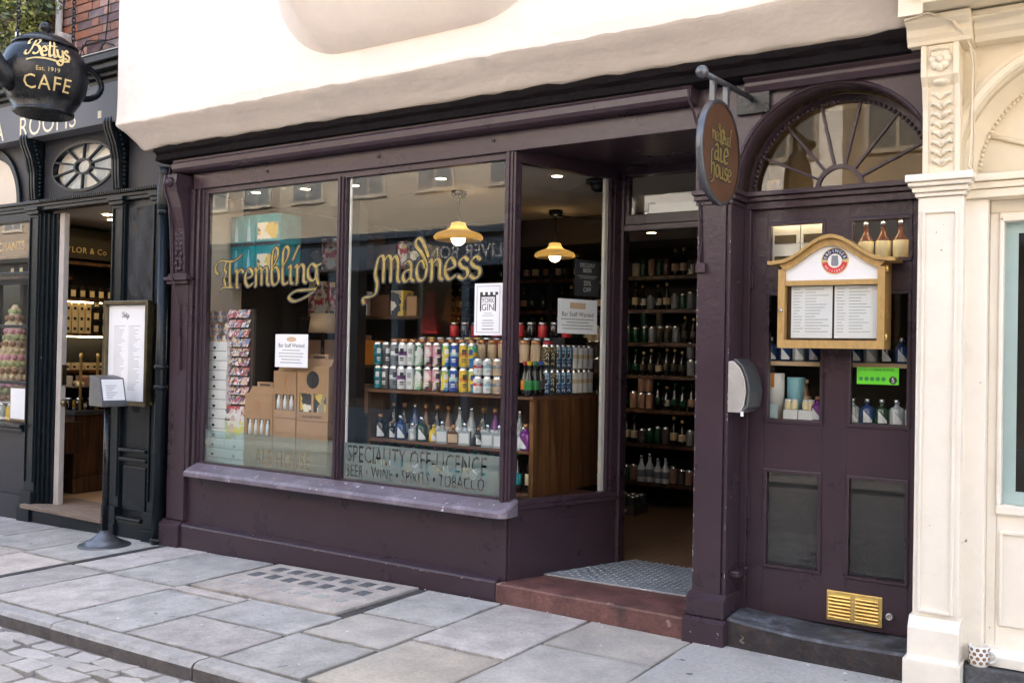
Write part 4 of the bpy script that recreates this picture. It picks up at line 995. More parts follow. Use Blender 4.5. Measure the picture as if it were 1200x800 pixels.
# left window
mb = MB(); mb.box(-14, -8.42, -.03, .1, .74, .775); mb.box(-14, -8.42, -.05, .1, .777, .81); mb.box(-14, -8.42, .0, .1, 2.66, 2.74)
cw = P('cafe_window', mb, 'cafe_paint', cafe, bevel=.006)
for z in (1.18, 1.70, 2.19): P('glazing_bar', MB().box(-14, -8.42, .02, .06, z - .014, z + .014), 'cafe_paint', cw, bevel=.004)
for x in (-9.6, -10.8): P('glazing_bar', MB().box(x - .02, x + .02, .02, .06, .81, 2.66), 'cafe_paint', cw)
P('pane', MB().box(-14, -8.42, .038, .042, .81, 2.66), 'glass', cw)
P('arched_light', arch_ring(MB(), -9.15, 2.84, [(.50, .0), (.50, .04), (.55, .04), (.55, .0)], 24), 'cafe_paint', cafe)
P('arched_pane', MB().prism([(-9.15 + .52 * math.cos(math.pi * i / 20), 2.84 + .45 * math.sin(math.pi * i / 20)) for i in range(21)], lambda p, q_, t_: (p, t_, q_), .020, .026), 'wall_cream', cafe)
# interior shell
P('interior_floor', MB().box(-10.6, -6.5, .30, 3.2, .04, .105), 'carpet', cafe)
P('interior_ceiling', MB().box(-14, -6.5, .10, 3.2, 2.80, 2.84), 'ceiling', cafe)
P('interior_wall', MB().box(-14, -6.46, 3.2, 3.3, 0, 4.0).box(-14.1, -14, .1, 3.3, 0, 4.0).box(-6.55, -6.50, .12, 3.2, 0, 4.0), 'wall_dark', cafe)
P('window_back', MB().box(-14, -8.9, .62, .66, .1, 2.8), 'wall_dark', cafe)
P('window_deck', MB().box(-14, -8.5, .1, .62, .5, .80), 'wood_dark', cafe)
for (x, y) in [(-8.6, .95), (-8.3, .7), (-7.7, 1.6), (-8.6, 1.3), (-8.6, 1.75), (-9.2, .35)]:
    dl = P('downlight', MB().lathe([(.045, 2.795), (.045, 2.80)], (x, y, 0), 12), 'cafe_light', cafe)
# shelves of tea tins that face the doorway
tshelf = thing('tea_shelf', 'dark wooden shelf unit full of labelled tea tins inside the cafe doorway', 'shelf', (-9.28, 1.1, .105))
mb = MB(); mb.box(-9.5, -9.44, .68, 2.3, .105, 2.78); P('back_panel', mb, 'black_wood', tshelf)
for z in (1.28, 1.33 + .33, 2.02, 2.40): P('shelf_board', MB().box(-9.44, -9.16, .68, 2.3, z - .03, z), 'wood_dark', tshelf)
for z in (1.985, 1.625): P('added_strip', MB().tube([(-9.19, .7, z), (-9.19, 1.6, z)], .006, 6), 'added_strip_glow', tshelf)  # tubes added under the shelves to brighten the tea packets
hd = P('header', MB().box(-9.40, -9.24, .68, 2.3, 2.44, 2.66), 'black_wood', tshelf)
text('lettering', 'TAYLOR & Co', .085, (-9.236, .74, 2.50), hd, rot=EAST, mat_='gold_paint', space=1.1)
tin = MB(); tin.box(-.034, .034, -.034, .034, 0, .11, 0); tin.lathe([(.02, .11), (.026, .118), (.024, .128), (.008, .132)], n=8, mi=0); tin.box(.0345, .036, -.026, .026, .02, .085, 1)
tin_me = tin.mesh('tea_tin', ['black_wood', 'tin_label'])
wt = MB(); wt.box(-.034, .034, -.03, .03, 0, .105, 0); wt.box(.0345, .036, -.014, .014, .03, .06, 1); wt_me = wt.mesh('tea_box', ['tin_label', 'black_wood'])
for i in range(9):
    o = O('tea_tin', tin_me, None, (-9.21, .80 + i * .105, 2.02)); tag(o, 'black tea tin with cream label standing on the upper cafe shelf', 'tin', 'tea tins on the upper cafe shelf')
for r_ in range(3):
    for i in range(5):
        o = O('tea_box', wt_me, None, (-9.21, .78 + i * .075, 1.661 + r_ * .1055)); tag(o, 'cream tea packet stacked on the lit middle cafe shelf', 'tea packet', 'cream tea packets')
    for i in range(4):
        o = O('tea_tin', tin_me, None, (-9.21, 1.17 + i * .10, 1.661 + r_ * .133), rot=(0, 0, 0)); o.scale = (1, 1, .98); tag(o, 'black tea tin stacked beside the cream packets in the cafe', 'tin', 'stacked black tea tins')
for i in range(12):
    o = O('tea_box', wt_me, None, (-9.2, .78 + i * .075, 1.281), rot=(0, 0, .0)); o.scale = (1, 1, .7); tag(o, 'low cream tea packet on the bottom lit shelf of the cafe', 'tea packet', 'low cream tea packets')
# counter with cakes
ctr = thing('cafe_counter', 'dark wooden cafe counter with brass rail posts and pastries', 'counter', (-8.85, 1.3, .105))
mb = MB(); mb.box(-9.15, -8.57, .58, 2.2, .105, .86); mb.box(-9.15, -8.53, .55, 2.2, .105, .26); P('counter_body', mb, 'wood_dark', ctr, bevel=.01)
P('counter_top', MB().box(-9.15, -8.53, .55, 2.2, .86, .90), 'steel_dark', ctr, bevel=.006)
for yy in (.66, .84): P('brass_post', MB().lathe([(.014, .9), (.014, 1.42), (.02, 1.43), (.012, 1.46)], (-8.62, yy, 0), 8), 'brass', ctr)
P('glass_shelf', MB().box(-9.1, -8.65, .62, 2.1, 1.12, 1.13), 'foil', ctr)
random.seed(21)
for i in range(46):
    x = random.uniform(-9.08, -8.66); yy = random.uniform(.64, 1.3); z = 1.131 if i % 2 else .901
    r_ = random.uniform(.03, .05)
    mm = random.choice(['orange', 'tan', 'yellow', 'macaron_brown', 'tin_label', 'red', 'card_white'])
    sh = MB()
    if i % 3: sh.ball((x, yy, z + r_ * .6), r_, n=8, sz=.62)
    else: sh.box(x - r_, x + r_, yy - r_, yy + r_, z, z + r_ * 2)
    T('pastry' if i % 3 else 'gift_box', sh, mm, ('small pastry' if i % 3 else 'small gift box') + ' among the cakes displayed on the cafe counter', 'pastry' if i % 3 else 'box', 'cakes and gift boxes on the cafe counter' if i % 3 else 'gift boxes on the cafe counter')
for i in range(6):
    x = -8.75 + (i % 2) * .09; yy = .62 + i * .06
    T('jam_jar', MB().lathe([(.035, .9), (.038, .92), (.038, .99), (.03, 1.0), (.033, 1.002), (.033, 1.02)], (x, yy, .001), 10, mats=[0, 0, 0, 0, 1]), ['bottle_dark', 'foil'], 'dark jam jar standing on the cafe counter', 'jar', 'jam jars on the cafe counter')
# macaron tower and window card, gold window lettering
mt = thing('macaron_tower', 'tall cone of pink, green and brown macarons in the cafe window', 'macaron tower', (-9.17, .30, .98))
P('stand', MB().lathe([(.17, .81), (.17, .83), (.03, .84), (.03, .96), (.21, .97), (.21, .985)], (-9.17, .30, 0), 20), 'white_enamel', mt)
P('cone', MB().lathe([(.165, .985), (.13, 1.4), (.05, 1.86), (.02, 1.92)], (-9.17, .30, 0), 14), 'macaron_cream', mt)
mac = {}
for mm in ('pink', 'macaron_green', 'macaron_brown', 'macaron_cream'):
    mac[mm] = MB().ball((0, 0, 0), .030, n=9, sy=.75).mesh('macaron', [mm])
for r_ in range(14):
    z = 1.02 + r_ * .064; rad = .185 - .0105 * r_ if r_ < 12 else .07 - (r_ - 12) * .03
    nn_ = max(5, int(2 * math.pi * rad / .058)); mm = ['macaron_brown', 'macaron_green', 'pink', 'macaron_cream'][r_ % 4]
    for i in range(nn_):
        a = 2 * math.pi * (i + .5 * (r_ % 2)) / nn_
        O('macaron', mac[mm], mt, (rad * math.cos(a), rad * math.sin(a), z - .98), (0, 0, a - math.pi / 2))
T('window_card', MB().box(-8.72, -8.45, .026, .036, .83, 1.15, 0).box(-8.705, -8.465, .022, .0262, .85, 1.13, 1), ['brass_dark', 'paper'], 'small framed white menu card in the cafe window beside the doorway', 'card')
wl = T('window_sign', MB().box(-10.35, -9.15, .545, .56, 2.44, 2.66), 'black_wood', 'black sign with gold capitals CHANTS hanging inside the cafe window', 'sign')
text('lettering', 'MERCHANTS', .125, (-10.22, .54, 2.50), wl, mat_='yellow', space=1.05)
for i in range(4):
    x = -9.45 + i * .16
    o = O('tea_tin', tin_me, None, (x, .45, 2.21), rot=(0, 0, R(-90))); tag(o, 'black tea tin on the small shelf behind the cafe window', 'tin', 'tea tins in the cafe window')
P('window_shelf', MB().box(-10.2, -8.7, .36, .60, 2.18, 2.21), 'wood_dark', cafe)
for i in range(5):
    x = -9.4 + i * .17
    T('sweet_jar', MB().lathe([(.05, .985 - .17), (.055, .83), (.055, .93), (.04, .95), (.042, .955), (.042, .975)], (x, .14, 0), 10, mats=[0, 0, 0, 0, 1]), [['bottle_clear', 'pink', 'bottle_clear', 'yellow', 'red'][i], 'foil'], 'little glass sweet jar at the foot of the macaron tower', 'jar', 'sweet jars in the cafe window')

# ================================================================== CREAM BUILDING (right)
cr = thing('cream_building', 'cream painted shopfront with carved console and arched doorway', 'building', (.5, 0, .06))
mb = MB(); mb.box(-.858, -.665, -.06, .1, .36, 2.30)
P('pilaster', mb, 'cream_pale', cr, bevel=.005)
mb = MB()
for (p, q, r_, s_) in [(-.838, -.825, .40, 2.24), (-.70, -.687, .40, 2.24)]: mb.box(p, q, -.072, -.06, r_, s_)
mb.box(-.825, -.70, -.072, -.06, 2.225, 2.24); mb.box(-.825, -.70, -.075, -.06, .40, .415)
P('pilaster_panel', mb, 'cream_pale', cr, bevel=.003)
mb = MB(); mb.box(-.885, -.645, -.13, .1, .0, .195); mb.runx([(-.13, .195), (-.10, .205), (-.095, .33), (-.06, .38), (.1, .38), (.1, .195)], -.872, -.655)
P('pilaster_base', mb, 'cream_pale', cr, bevel=.008)
mb = MB(); mb.box(-.87, -.655, -.075, .1, 2.302, 2.32); mb.box(-.88, -.645, -.09, .1, 2.322, 2.345); mb.box(-.895, -.63, -.11, .1, 2.347, 2.365); mb.box(-.905, -.62, -.125, .1, 2.367, 2.40)
P('capital', mb, 'cream_pale', cr, bevel=.004)
mb = MB(); pr = [(.1, 2.402), (-.05, 2.402), (-.052, 2.55), (-.06, 2.70), (-.085, 2.80), (-.12, 2.84), (-.125, 2.98), (.1, 2.98)]
mb.runx(pr, -.835, -.69)
for s in (-.83, -.695): mb.runx([(a - .012 if a < 0 else a, b) for a, b in pr], s - .012, s + .012)
P('console', mb, 'cream', cr, bevel=.003)
lf = MB()
for i in range(8):
    z = 2.45 + i * .043; yy = -.052 - max(0, z - 2.6) * .09
    for s in (-1, 1):
        lf.tube([(-.762, yy, z - .01), (-.762 + s * .018, yy - .012, z + .012), (-.762 + s * .036, yy - .008, z + .022), (-.762 + s * .044, yy - .0, z + .008)], [.006, .012, .010, .004], 6)
lf.ball((-.762, -.095, 2.815), .03, n=8, sx=1.3, sz=.5)
P('leaf_carving', lf, 'cream', cr)
rs = MB()
for k in range(8):
    a = 2 * math.pi * k / 8; rs.ball((-.762 + .028 * math.cos(a), -.132, 2.91 + .032 * math.sin(a)), .022, n=7, sy=.6)
rs.ball((-.762, -.14, 2.91), .018, n=8); rs.ball((-.762, -.132, 2.955), .03, n=8, sx=1.3, sz=.4)
P('rosette', rs, 'cream', cr)
mb = MB(); mb.runx([(.1, 2.982), (-.135, 2.982), (-.14, 3.0), (-.155, 3.02), (-.16, 3.05), (-.20, 3.075), (-.20, 3.10), (.1, 3.10)], -.90, -.63)
mb.runx([(.1, 2.985), (-.06, 2.985), (-.07, 3.01), (-.10, 3.03), (-.11, 3.06), (-.15, 3.08), (-.15, 3.10), (.1, 3.10)], -.63, 6)
P('cornice', mb, 'cream', cr, bevel=.004)
aw2 = arch_wall(cr, 'arch_wall', -.70, 6, 3.0, .02, .12, -.18, 2.42, .525, 'cream', n=60)
P('arch_moulding', arch_ring(MB(), -.18, 2.42, [(.525, .03), (.525, -.0), (.535, -.01), (.56, -.01), (.567, .0), (.585, .004), (.59, .03)]), 'cream', aw2)
P('arch_reveal', arch_ring(MB(), -.18, 2.42, [(.527, .115), (.527, .13), (.455, .19), (.455, .20), (.53, .20)], 30), 'cream', aw2)
bd = MB()
for i in range(64):
    t = math.pi * (i + .5) / 64; bd.ball((-.18 + .455 * math.cos(t), .185, 2.42 + .455 * math.sin(t)), .0105, n=6)
P('beading', bd, 'cream', aw2)
P('tympanum', MB().box(-.66, .30, .20, .24, 2.42, 2.95), 'cream', cr)
mb = MB(); mb.tube([(-.62, .19, 2.62), (-.45, .19, 2.56), (-.3, .19, 2.50)], .012, 7); mb.tube([(-.4, .19, 2.86), (-.3, .19, 2.7)], .012, 7); P('fan_rib', mb, 'cream', cr)
P('impost_band', MB().box(-.67, 6, -.02, .15, 2.33, 2.36).box(-.67, 6, -.035, .15, 2.362, 2.395).box(-.67, 6, -.01, .15, 2.29, 2.328), 'cream', cr, bevel=.004)
# cream door / window panelling
mb = MB()
mb.box(-.67, -.575, .02, .2, .19, 2.29); mb.box(-.575, 6, .10, .2, 2.23, 2.29); mb.box(-.575, -.535, .095, .2, .19, 2.23); mb.box(-.535, 6, .10, .2, .19, .88)
P('door_panelling', mb, 'cream_pale', cr, bevel=.005)
mb = MB()
mb.box(-.535, -.515, .08, .2, .90, 2.21); mb.box(-.535, 6, .075, .2, .86, .90); mb.box(-.535, 6, .08, .2, 2.19, 2.2295)
P('window_frame', mb, 'cream_pale', cr, bevel=.006)
mb = MB(); mb.box(-.52, 6, .088, .10, .355, .37); mb.box(-.52, 6, .088, .10, .77, .785); mb.box(-.52, -.505, .088, .10, .37, .77)
P('panel_bead', mb, 'cream_pale', cr, bevel=.003)
P('skirting', MB().runx([(.0, .19), (.0, .235), (.03, .26), (.1, .26), (.1, .19)], -.63, 6), 'cream_pale', cr, bevel=.004)
P('window_pane', MB().box(-.515, 6, .135, .14, .90, 2.19), 'glass', cr)
P('frosted_border', MB().box(-.515, -.462, .141, .145, .90, 2.19).box(-.462, 6, .141, .145, .90, .96).box(-.462, 6, .141, .145, 2.14, 2.19), 'sky_film', cr)
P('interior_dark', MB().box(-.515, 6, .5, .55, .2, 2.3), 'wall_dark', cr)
P('door_step', MB().box(-.64, 1.2, -.04, .2, -.05, .185), 'black_step', cr, bevel=.008)
mb = MB(); mb.box(-.895, 6, -.33, 5, 3.11, 8.0); P('upper_wall', mb, 'cream', cr)
P('pier_pad', MB().box(-.90, -.80, -.345, -.33, 3.06, 3.5), 'cream', cr)
mb = MB()
mb.tube([(-.90, -.21, 3.085), (-.80, -.21, 3.105), (-.70, -.18, 3.06), (-.67, -.16, 3.02), (-.645, -.09, 2.97), (-.64, -.03, 2.9), (-.645, -.01, 2.55), (-.655, -.01, 2.44), (-.63, -.03, 2.405)], .006, 6)
mb.tube([(-.78, -.21, 3.09), (-.68, -.17, 3.06), (-.5, -.16, 3.07), (.2, -.16, 3.09), (2, -.16, 3.09)], .006, 6)
mb.tube([(-.70, -.19, 3.05), (-.66, -.13, 3.00), (-.63, -.06, 2.94), (-.632, -.0, 2.85), (-.638, -.0, 2.42)], .004, 6)
P('cable', mb, 'cream', cr)
T('alarm_sensor', MB().box(-.85, -.80, -.40, -.346, 3.13, 3.19).box(-.845, -.815, -.42, -.40, 3.115, 3.15), 'white_enamel', 'tiny white sensor fixed to the cream pier above the carved console', 'sensor', bevel=.004)
# leopard mug on the step
mug = thing('leopard_mug', 'white mug with leopard spots standing on the dark stone step', 'mug', (-.585, -.0, .186))
P('cup', MB().lathe([(.036, .186), (.043, .20), (.044, .275), (.041, .275), (.040, .205), (.003, .2)], (-.585, 0, 0), 18, cap=False), 'skin_cup', mug)
P('handle', MB().tube([(-.585 + .040 + .026 * math.sin(t) * 1.2, -.012, .232 + .026 * math.cos(t)) for t in [R(a) for a in range(0, 181, 22)]], .006, 7), 'skin_cup', mug)
sp = MB(); random.seed(4)
for r_ in range(4):
    for k in range(10):
        a = 2 * math.pi * (k + .5 * (r_ % 2)) / 10; z = .205 + r_ * .019
        for (s, mi, rr) in [(.0085, 1, .0445), (.0055, 0, .0451)]:
            vs = []
            for q in range(7):
                b = 2 * math.pi * q / 7; da = s * math.cos(b) / .044 * (1.0 if mi else .9); dz = s * .95 * math.sin(b)
                vs.append((-.585 + rr * math.cos(a + da), rr * math.sin(a + da), z + dz))
            sp.add(vs, [tuple(range(7))], mi)
P('spots', sp, ['leopard_brown', 'ink'], mug)

# ================================================================== ACROSS THE STREET (seen only as reflections)
def opposite(name, label, x0, x1, h, wallm, frontm, words=None, sign=None):
    o = thing(name, label, 'building', ((x0 + x1) / 2, -7.3, 0), group=None)
    y = -7.3
    P('wall', MB().box(x0, x1, y - 4, y, 3.4, h), wallm, o)
    P('shop_fascia', MB().box(x0, x1, y - .1, y + .12, 2.9, 3.39).box(x0, x1, y - .1, y + .2, 3.40, 3.5), frontm, o)
    P('stall_riser', MB().box(x0, x1, y - .1, y + .06, -.2, .55), frontm, o)
    P('back_room', MB().box(x0, x1, y - 2.2, y - 2.0, -.2, 3.4).box(x0, x1, y - 2, y, -.2, .0), 'wall_dark', o)
    n = max(2, int((x1 - x0) / 1.2))
    for i in range(n + 1):
        x = x0 + (x1 - x0) * i / n
        P('column', MB().box(x - .07, x + .07, y - .06, y + .1, .0, 2.9), frontm, o)
    for i in range(n):
        xa = x0 + (x1 - x0) * i / n; xb = x0 + (x1 - x0) * (i + 1) / n
        for zz in (4.2,):
            if zz + 1.5 > h: continue
            xm = (xa + xb) / 2
            wn = P('window', MB().box(xm - .42, xm + .42, y + .002, y + .03, zz - .06, zz).box(xm - .40, xm - .34, y + .002, y + .03, zz, zz + 1.4).box(xm + .34, xm + .40, y + .002, y + .03, zz, zz + 1.4).box(xm - .4, xm + .4, y + .002, y + .03, zz + 1.4, zz + 1.46).box(xm - .34, xm + .34, y + .002, y + .022, zz + .68, zz + .72).box(xm - .02, xm + .02, y + .002, y + .02, zz, zz + 1.4), 'opp_frame', o)
            P('pane', MB().box(xm - .34, xm + .34, y + .004, y + .010, zz, zz + 1.4), 'opp_pane', wn)
    if sign: text('lettering', sign, .3, (x1 - .5, y + .125, 3.02), o, rot=(R(90), 0, R(180)), mat_='ink_grey')
    if words: text('lettering', words, .22, (x1 - 1.2, y + .01, .95), o, rot=(R(90), 0, R(180)), mat_='gold_paint')
    return o
opposite('facing_shop', 'dark blue clothes shop with cream upper wall across the street', -13.2, -7.4, 7.0, 'opp_cream', 'opp_blue', 'NEW SEASON', 'OLIVER BONAS')
opposite('facing_shop', 'white rendered shop across the street with dark front', -7.4, -3.2, 6.6, 'opp_white', 'opp_dark')
opposite('facing_shop', 'brick fronted shop across the street with white windows', -3.2, 2.2, 6.9, 'opp_brick', 'opp_blue')
opposite('facing_shop', 'cream shop at the right end across the street', 2.2, 8.5, 7.2, 'opp_cream', 'opp_white')
opposite('facing_shop', 'pale stone shop at the left end across the street', -24, -13.2, 7.6, 'opp_brick', 'opp_dark')
def garment(x, z, mm, label, dress=False):
    mb = MB(); y = -8.1
    if dress: pts = [(-.10, .0), (-.14, -.35), (-.28, -1.0), (.28, -1.0), (.14, -.35), (.10, 0), (.05, -.05), (-.05, -.05)]
    else: pts = [(-.10, 0), (-.26, -.08), (-.34, -.62), (-.24, -.64), (-.18, -.25), (-.2, -.7), (.2, -.7), (.18, -.25), (.24, -.64), (.34, -.62), (.26, -.08), (.10, 0), (.05, -.05), (-.05, -.05)]
    mb.prism([(a + x, b + z) for a, b in pts], lambda a, b, t: (a, t, b), y, y - .14)
    mb.v = [(x + (a - x) * .75, b, z + (c - z) * .75) for a, b, c in mb.v]; T('garment', mb, mm, label, 'garment', bevel=.03)
garment(-9.75, 2.55, 'orange', 'mustard jumper hanging in the facing clothes shop window')
garment(-10.3, 2.6, 'red', 'long red dress hanging in the facing clothes shop window', True)
# ================================================================== STREET OBJECTS
# ---- teapot sign: hangs side-on to the street, spout out, handle to the wall
TX, TY, TZ = -7.02, -.70, 3.55
tp = thing('teapot_sign', 'giant black hanging teapot sign lettered Bettys CAFE on chains', 'sign', (TX, TY, 3.25))
P('body', MB().lathe([(.20, 3.245), (.215, 3.255), (.215, 3.275), (.205, 3.285), (.255, 3.36), (.295, 3.45), (.31, 3.55), (.30, 3.63), (.27, 3.71), (.225, 3.765)], (TX, TY, 0), 40), 'iron_black', tp)
P('lid', MB().lathe([(.235, 3.762), (.235, 3.775), (.21, 3.80), (.15, 3.84), (.07, 3.865), (.03, 3.872)], (TX, TY, 0), 36), 'iron_black', tp)
P('knob', MB().lathe([(.028, 3.868), (.024, 3.885), (.042, 3.905), (.046, 3.93), (.034, 3.955), (.008, 3.966)], (TX, TY, 0), 18), 'iron_black', tp)
P('handle', MB().tube([(TX, TY + .275 + .20 * math.sin(R(a)), 3.56 + .135 * math.cos(R(a)) + .02) for a in range(0, 181, 12)] + [(TX, TY + .25, 3.41)], .024, 10), 'iron_black', tp)
P('spout', MB().tube([(TX, TY - .22, 3.46), (TX, TY - .31, 3.49), (TX, TY - .37, 3.56), (TX, TY - .42, 3.66), (TX, TY - .48, 3.73)], [.10, .085, .065, .05, .045], 12), 'iron_black', tp)
def on_body(me, z0, grow=.004):
    """wrap flat lettering (x along +Y, y up) round the pot's side that faces +X"""
    bm = bmesh.new(); bm.from_mesh(me); bmesh.ops.remove_doubles(bm, verts=bm.verts, dist=1e-6); bmesh.ops.triangulate(bm, faces=bm.faces); bmesh.ops.subdivide_edges(bm, edges=[e_ for e_ in bm.edges if e_.calc_length() > .012], cuts=3, use_grid_fill=False); bmesh.ops.triangulate(bm, faces=bm.faces); bm.to_mesh(me); bm.free()
    prof = [(3.285, .205), (3.36, .255), (3.45, .295), (3.55, .31), (3.63, .30), (3.71, .27), (3.765, .225)]
    for v in me.vertices:
        z = z0 + v.co.y; r = prof[0][1]
        for (za, ra), (zb, rb) in zip(prof, prof[1:]):
            if za <= z <= zb: r = ra + (rb - ra) * (z - za) / (zb - za)
        a = v.co.x / .31 - R(26); r += grow + v.co.z
        v.co = (r * math.cos(a), r * math.sin(a), z - 3.25)
    me.update()
me = text_mesh('CAFE', .145, align='CENTER', mat_='gold_paint', space=1.12, name='lettering', res=2); on_body(me, 3.385); O('lettering', me, tp)
me = text_mesh('Est. 1919', .045, align='CENTER', mat_='gold_paint', name='lettering', res=2); on_body(me, 3.515); O('lettering', me, tp)
mbn = nib_text('Bettys', .074, nib=.30, tmin=.15, extra=[[(-.2, -.55), (.6, -.3), (1.6, -.25), (2.6, -.35)], [(2.9, -.3), (3.4, -.25), (3.9, -.1)]])
me = mbn.mesh('lettering', ['gold_paint'], weld=False)
for v in me.vertices: v.co.x -= .135
on_body(me, 3.625, .006); O('lettering', me, tp)
def chain(x, y, z0, z1):
    mb = MB(); z = z0; k = 0
    while z < z1:
        ring = []
        for i in range(10):
            a = 2 * math.pi * i / 10; u, v = .013 * math.cos(a), .024 * math.sin(a)
            ring.append((x + (u if k % 2 else 0), y + (0 if k % 2 else u), z + .02 + v))
        mb.tube(ring, .0055, 5, closed=True); z += .036; k += 1
    return mb
P('chain', chain(TX, TY - .215, 3.75, 5.1), 'iron_black', tp)
P('chain', chain(TX, TY + .225, 3.74, 5.1), 'iron_black', tp)
for s in (-.215, .225): P('shackle', MB().tube([(TX, TY + s - .014, 3.77), (TX, TY + s - .016, 3.82), (TX, TY + s, 3.84), (TX, TY + s + .016, 3.82), (TX, TY + s + .014, 3.77)], .006, 6), 'foil', tp)
P('bracket', MB().box(TX - .02, TX + .02, TY - .35, .06, 5.10, 5.14), 'iron_black', tp)
tp.location.z += .045
# ---- hanging greenery on the cafe wall
pln = thing('hanging_plant', 'bushy green hanging basket on the brick wall above the cafe', 'plant', (-8.35, -.12, 4.15))
P('basket', MB().lathe([(.04, 4.25), (.10, 4.28), (.15, 4.36), (.16, 4.44)], (-8.35, -.17, 0), 14), 'bark', pln)
P('basket_bracket', MB().box(-8.37, -8.33, -.2, .06, 5.02, 5.05).tube([(-8.35, -.17, 5.02), (-8.35, -.17, 4.4)], .008, 6), 'iron_black', pln)
random.seed(9)
for nm, mm, cnt in (('foliage', 'leaf', 2600), ('foliage', 'leaf_light', 2000)):
    mb = MB()
    lumps = [(random.gauss(-8.36, .21), random.gauss(-.19, .08), random.gauss(4.48, .17), random.uniform(.08, .16)) for _ in range(40)]
    for i in range(cnt):
        lx, ly, lz, lr = random.choice(lumps)
        d = Vector((random.gauss(0, 1), random.gauss(0, 1), random.gauss(0, 1))).normalized() * lr * random.uniform(.5, 1.15)
        p = Vector((lx, min(ly, .0), lz)) + d
        if p.y > .03: p.y = .03 - random.random() * .1
        u = Vector((random.gauss(0, 1), random.gauss(0, 1), random.gauss(0, .6))).normalized(); w_ = u.cross(Vector((random.gauss(0, 1), random.gauss(0, 1), random.gauss(0, 1)))).normalized()
        s = random.uniform(.018, .036)
        mb.add([p - u * s, p + w_ * s * .5 + Vector((0, 0, .004)), p + u * s, p - w_ * s * .5], [(0, 1, 2, 3)])
    P(nm, mb, mm, pln)
# ---- iron downpipe
dp = thing('downpipe', 'black iron downpipe between the cafe and the aubergine shopfront', 'downpipe', (-6.40, -.06, -.02))
PX, PY = -6.415, -.045
P('pipe', MB().lathe([(.042, -.05), (.042, 2.62)], (PX, PY, 0), 14), 'cafe_paint', dp)
for z in (2.60, 1.38, 1.22, .02): P('collar', MB().lathe([(.046, z - .02), (.054, z - .015), (.054, z + .015), (.046, z + .02)], (PX, PY, 0), 14), 'cafe_paint', dp)
P('hopper', MB().lathe([(.055, 2.62), (.06, 2.66), (.06, 2.80), (.05, 2.83), (.045, 2.90), (.06, 2.95)], (PX, PY, 0), 14), 'cafe_paint', dp)
# ---- cafe menu frame
mf = thing('menu_board', 'tall dark brass framed menu box fixed to the black cafe pilaster', 'menu board', (-6.78, -.03, 1.08))
mb = MB(); mb.box(-7.07, -6.53, -.055, .02, 1.085, 1.885)
P('case', mb, 'brass_dark', mf, bevel=.004)
mb = MB(); mb.box(-7.09, -6.51, -.115, -.056, 1.065, 1.095); mb.box(-7.09, -6.51, -.115, -.056, 1.875, 1.905); mb.box(-7.09, -7.06, -.115, -.056, 1.095, 1.875); mb.box(-6.54, -6.51, -.115, -.056, 1.095, 1.875)
P('frame', mb, 'brass_dark', mf, bevel=.006)
pg = P('menu_sheet', MB().box(-7.055, -6.545, -.082, -.077, 1.10, 1.87), 'paper', mf)
mb = MB(); random.seed(2)
for i in range(34):
    z = 1.70 - i * .0155
    for c in (-6.98, -6.785):
        ln = random.uniform(.06, .15); mb.box(c, c + ln, -.0835, -.0822, z, z + .004)
P('print', mb, 'ink_grey', pg)
nib('lettering', 'Bettys', .022, (-6.87, -.0835, 1.77), pg, 'ink', tmin=.14)
# ---- hand sanitiser stand
ss = thing('sanitiser_stand', 'dark grey hand sanitiser stand with round foot on the pavement', 'stand', (-6.70, -.31, ground_z(-6.7)))
zg = ground_z(-6.7)
P('base', MB().lathe([(.195, zg), (.195, zg + .008), (.185, zg + .014), (.14, zg + .018), (.135, zg + .035), (.10, zg + .055), (.06, zg + .085), (.032, zg + .12)], (-6.70, -.31, 0), 32), 'steel_dark', ss)
P('pole', MB().lathe([(.026, zg + .115), (.024, 1.08)], (-6.70, -.31, 0), 14), 'iron_black', ss)
def tilt(x0, x1, y0, y1, z0, z1): return MB().box(x0, x1, y0, y1, z0, z1)
mb = MB(); mb.prism([(-.42, 1.07), (-.42, 1.095), (-.36, 1.29), (-.20, 1.31), (-.20, 1.07)], lambda a, b, t: (t, a, b), -6.80, -6.60)
def turn(mb, a=R(82)):
    c, s = math.cos(a), math.sin(a); mb.v = [(-6.70 + (x + 6.70) * c - (y + .31) * s, -.31 + (x + 6.70) * s + (y + .31) * c, z) for x, y, z in mb.v]; return mb
P('dispenser', turn(mb), 'steel_dark', ss, bevel=.006)
mb = MB(); mb.add([(-6.785, -.418, 1.12), (-6.615, -.418, 1.12), (-6.615, -.368, 1.28), (-6.785, -.368, 1.28)], [(0, 1, 2, 3)])
lab = P('label', turn(mb), 'paper', ss)
mb = MB()
for i in range(6): mb.box(-6.76, -6.76 + .05 + .02 * (i % 3), -.4165 + i * .0055, -.4155 + i * .0055, 1.14 + i * .018, 1.144 + i * .018)
P('print', turn(mb), 'ink_grey', lab)
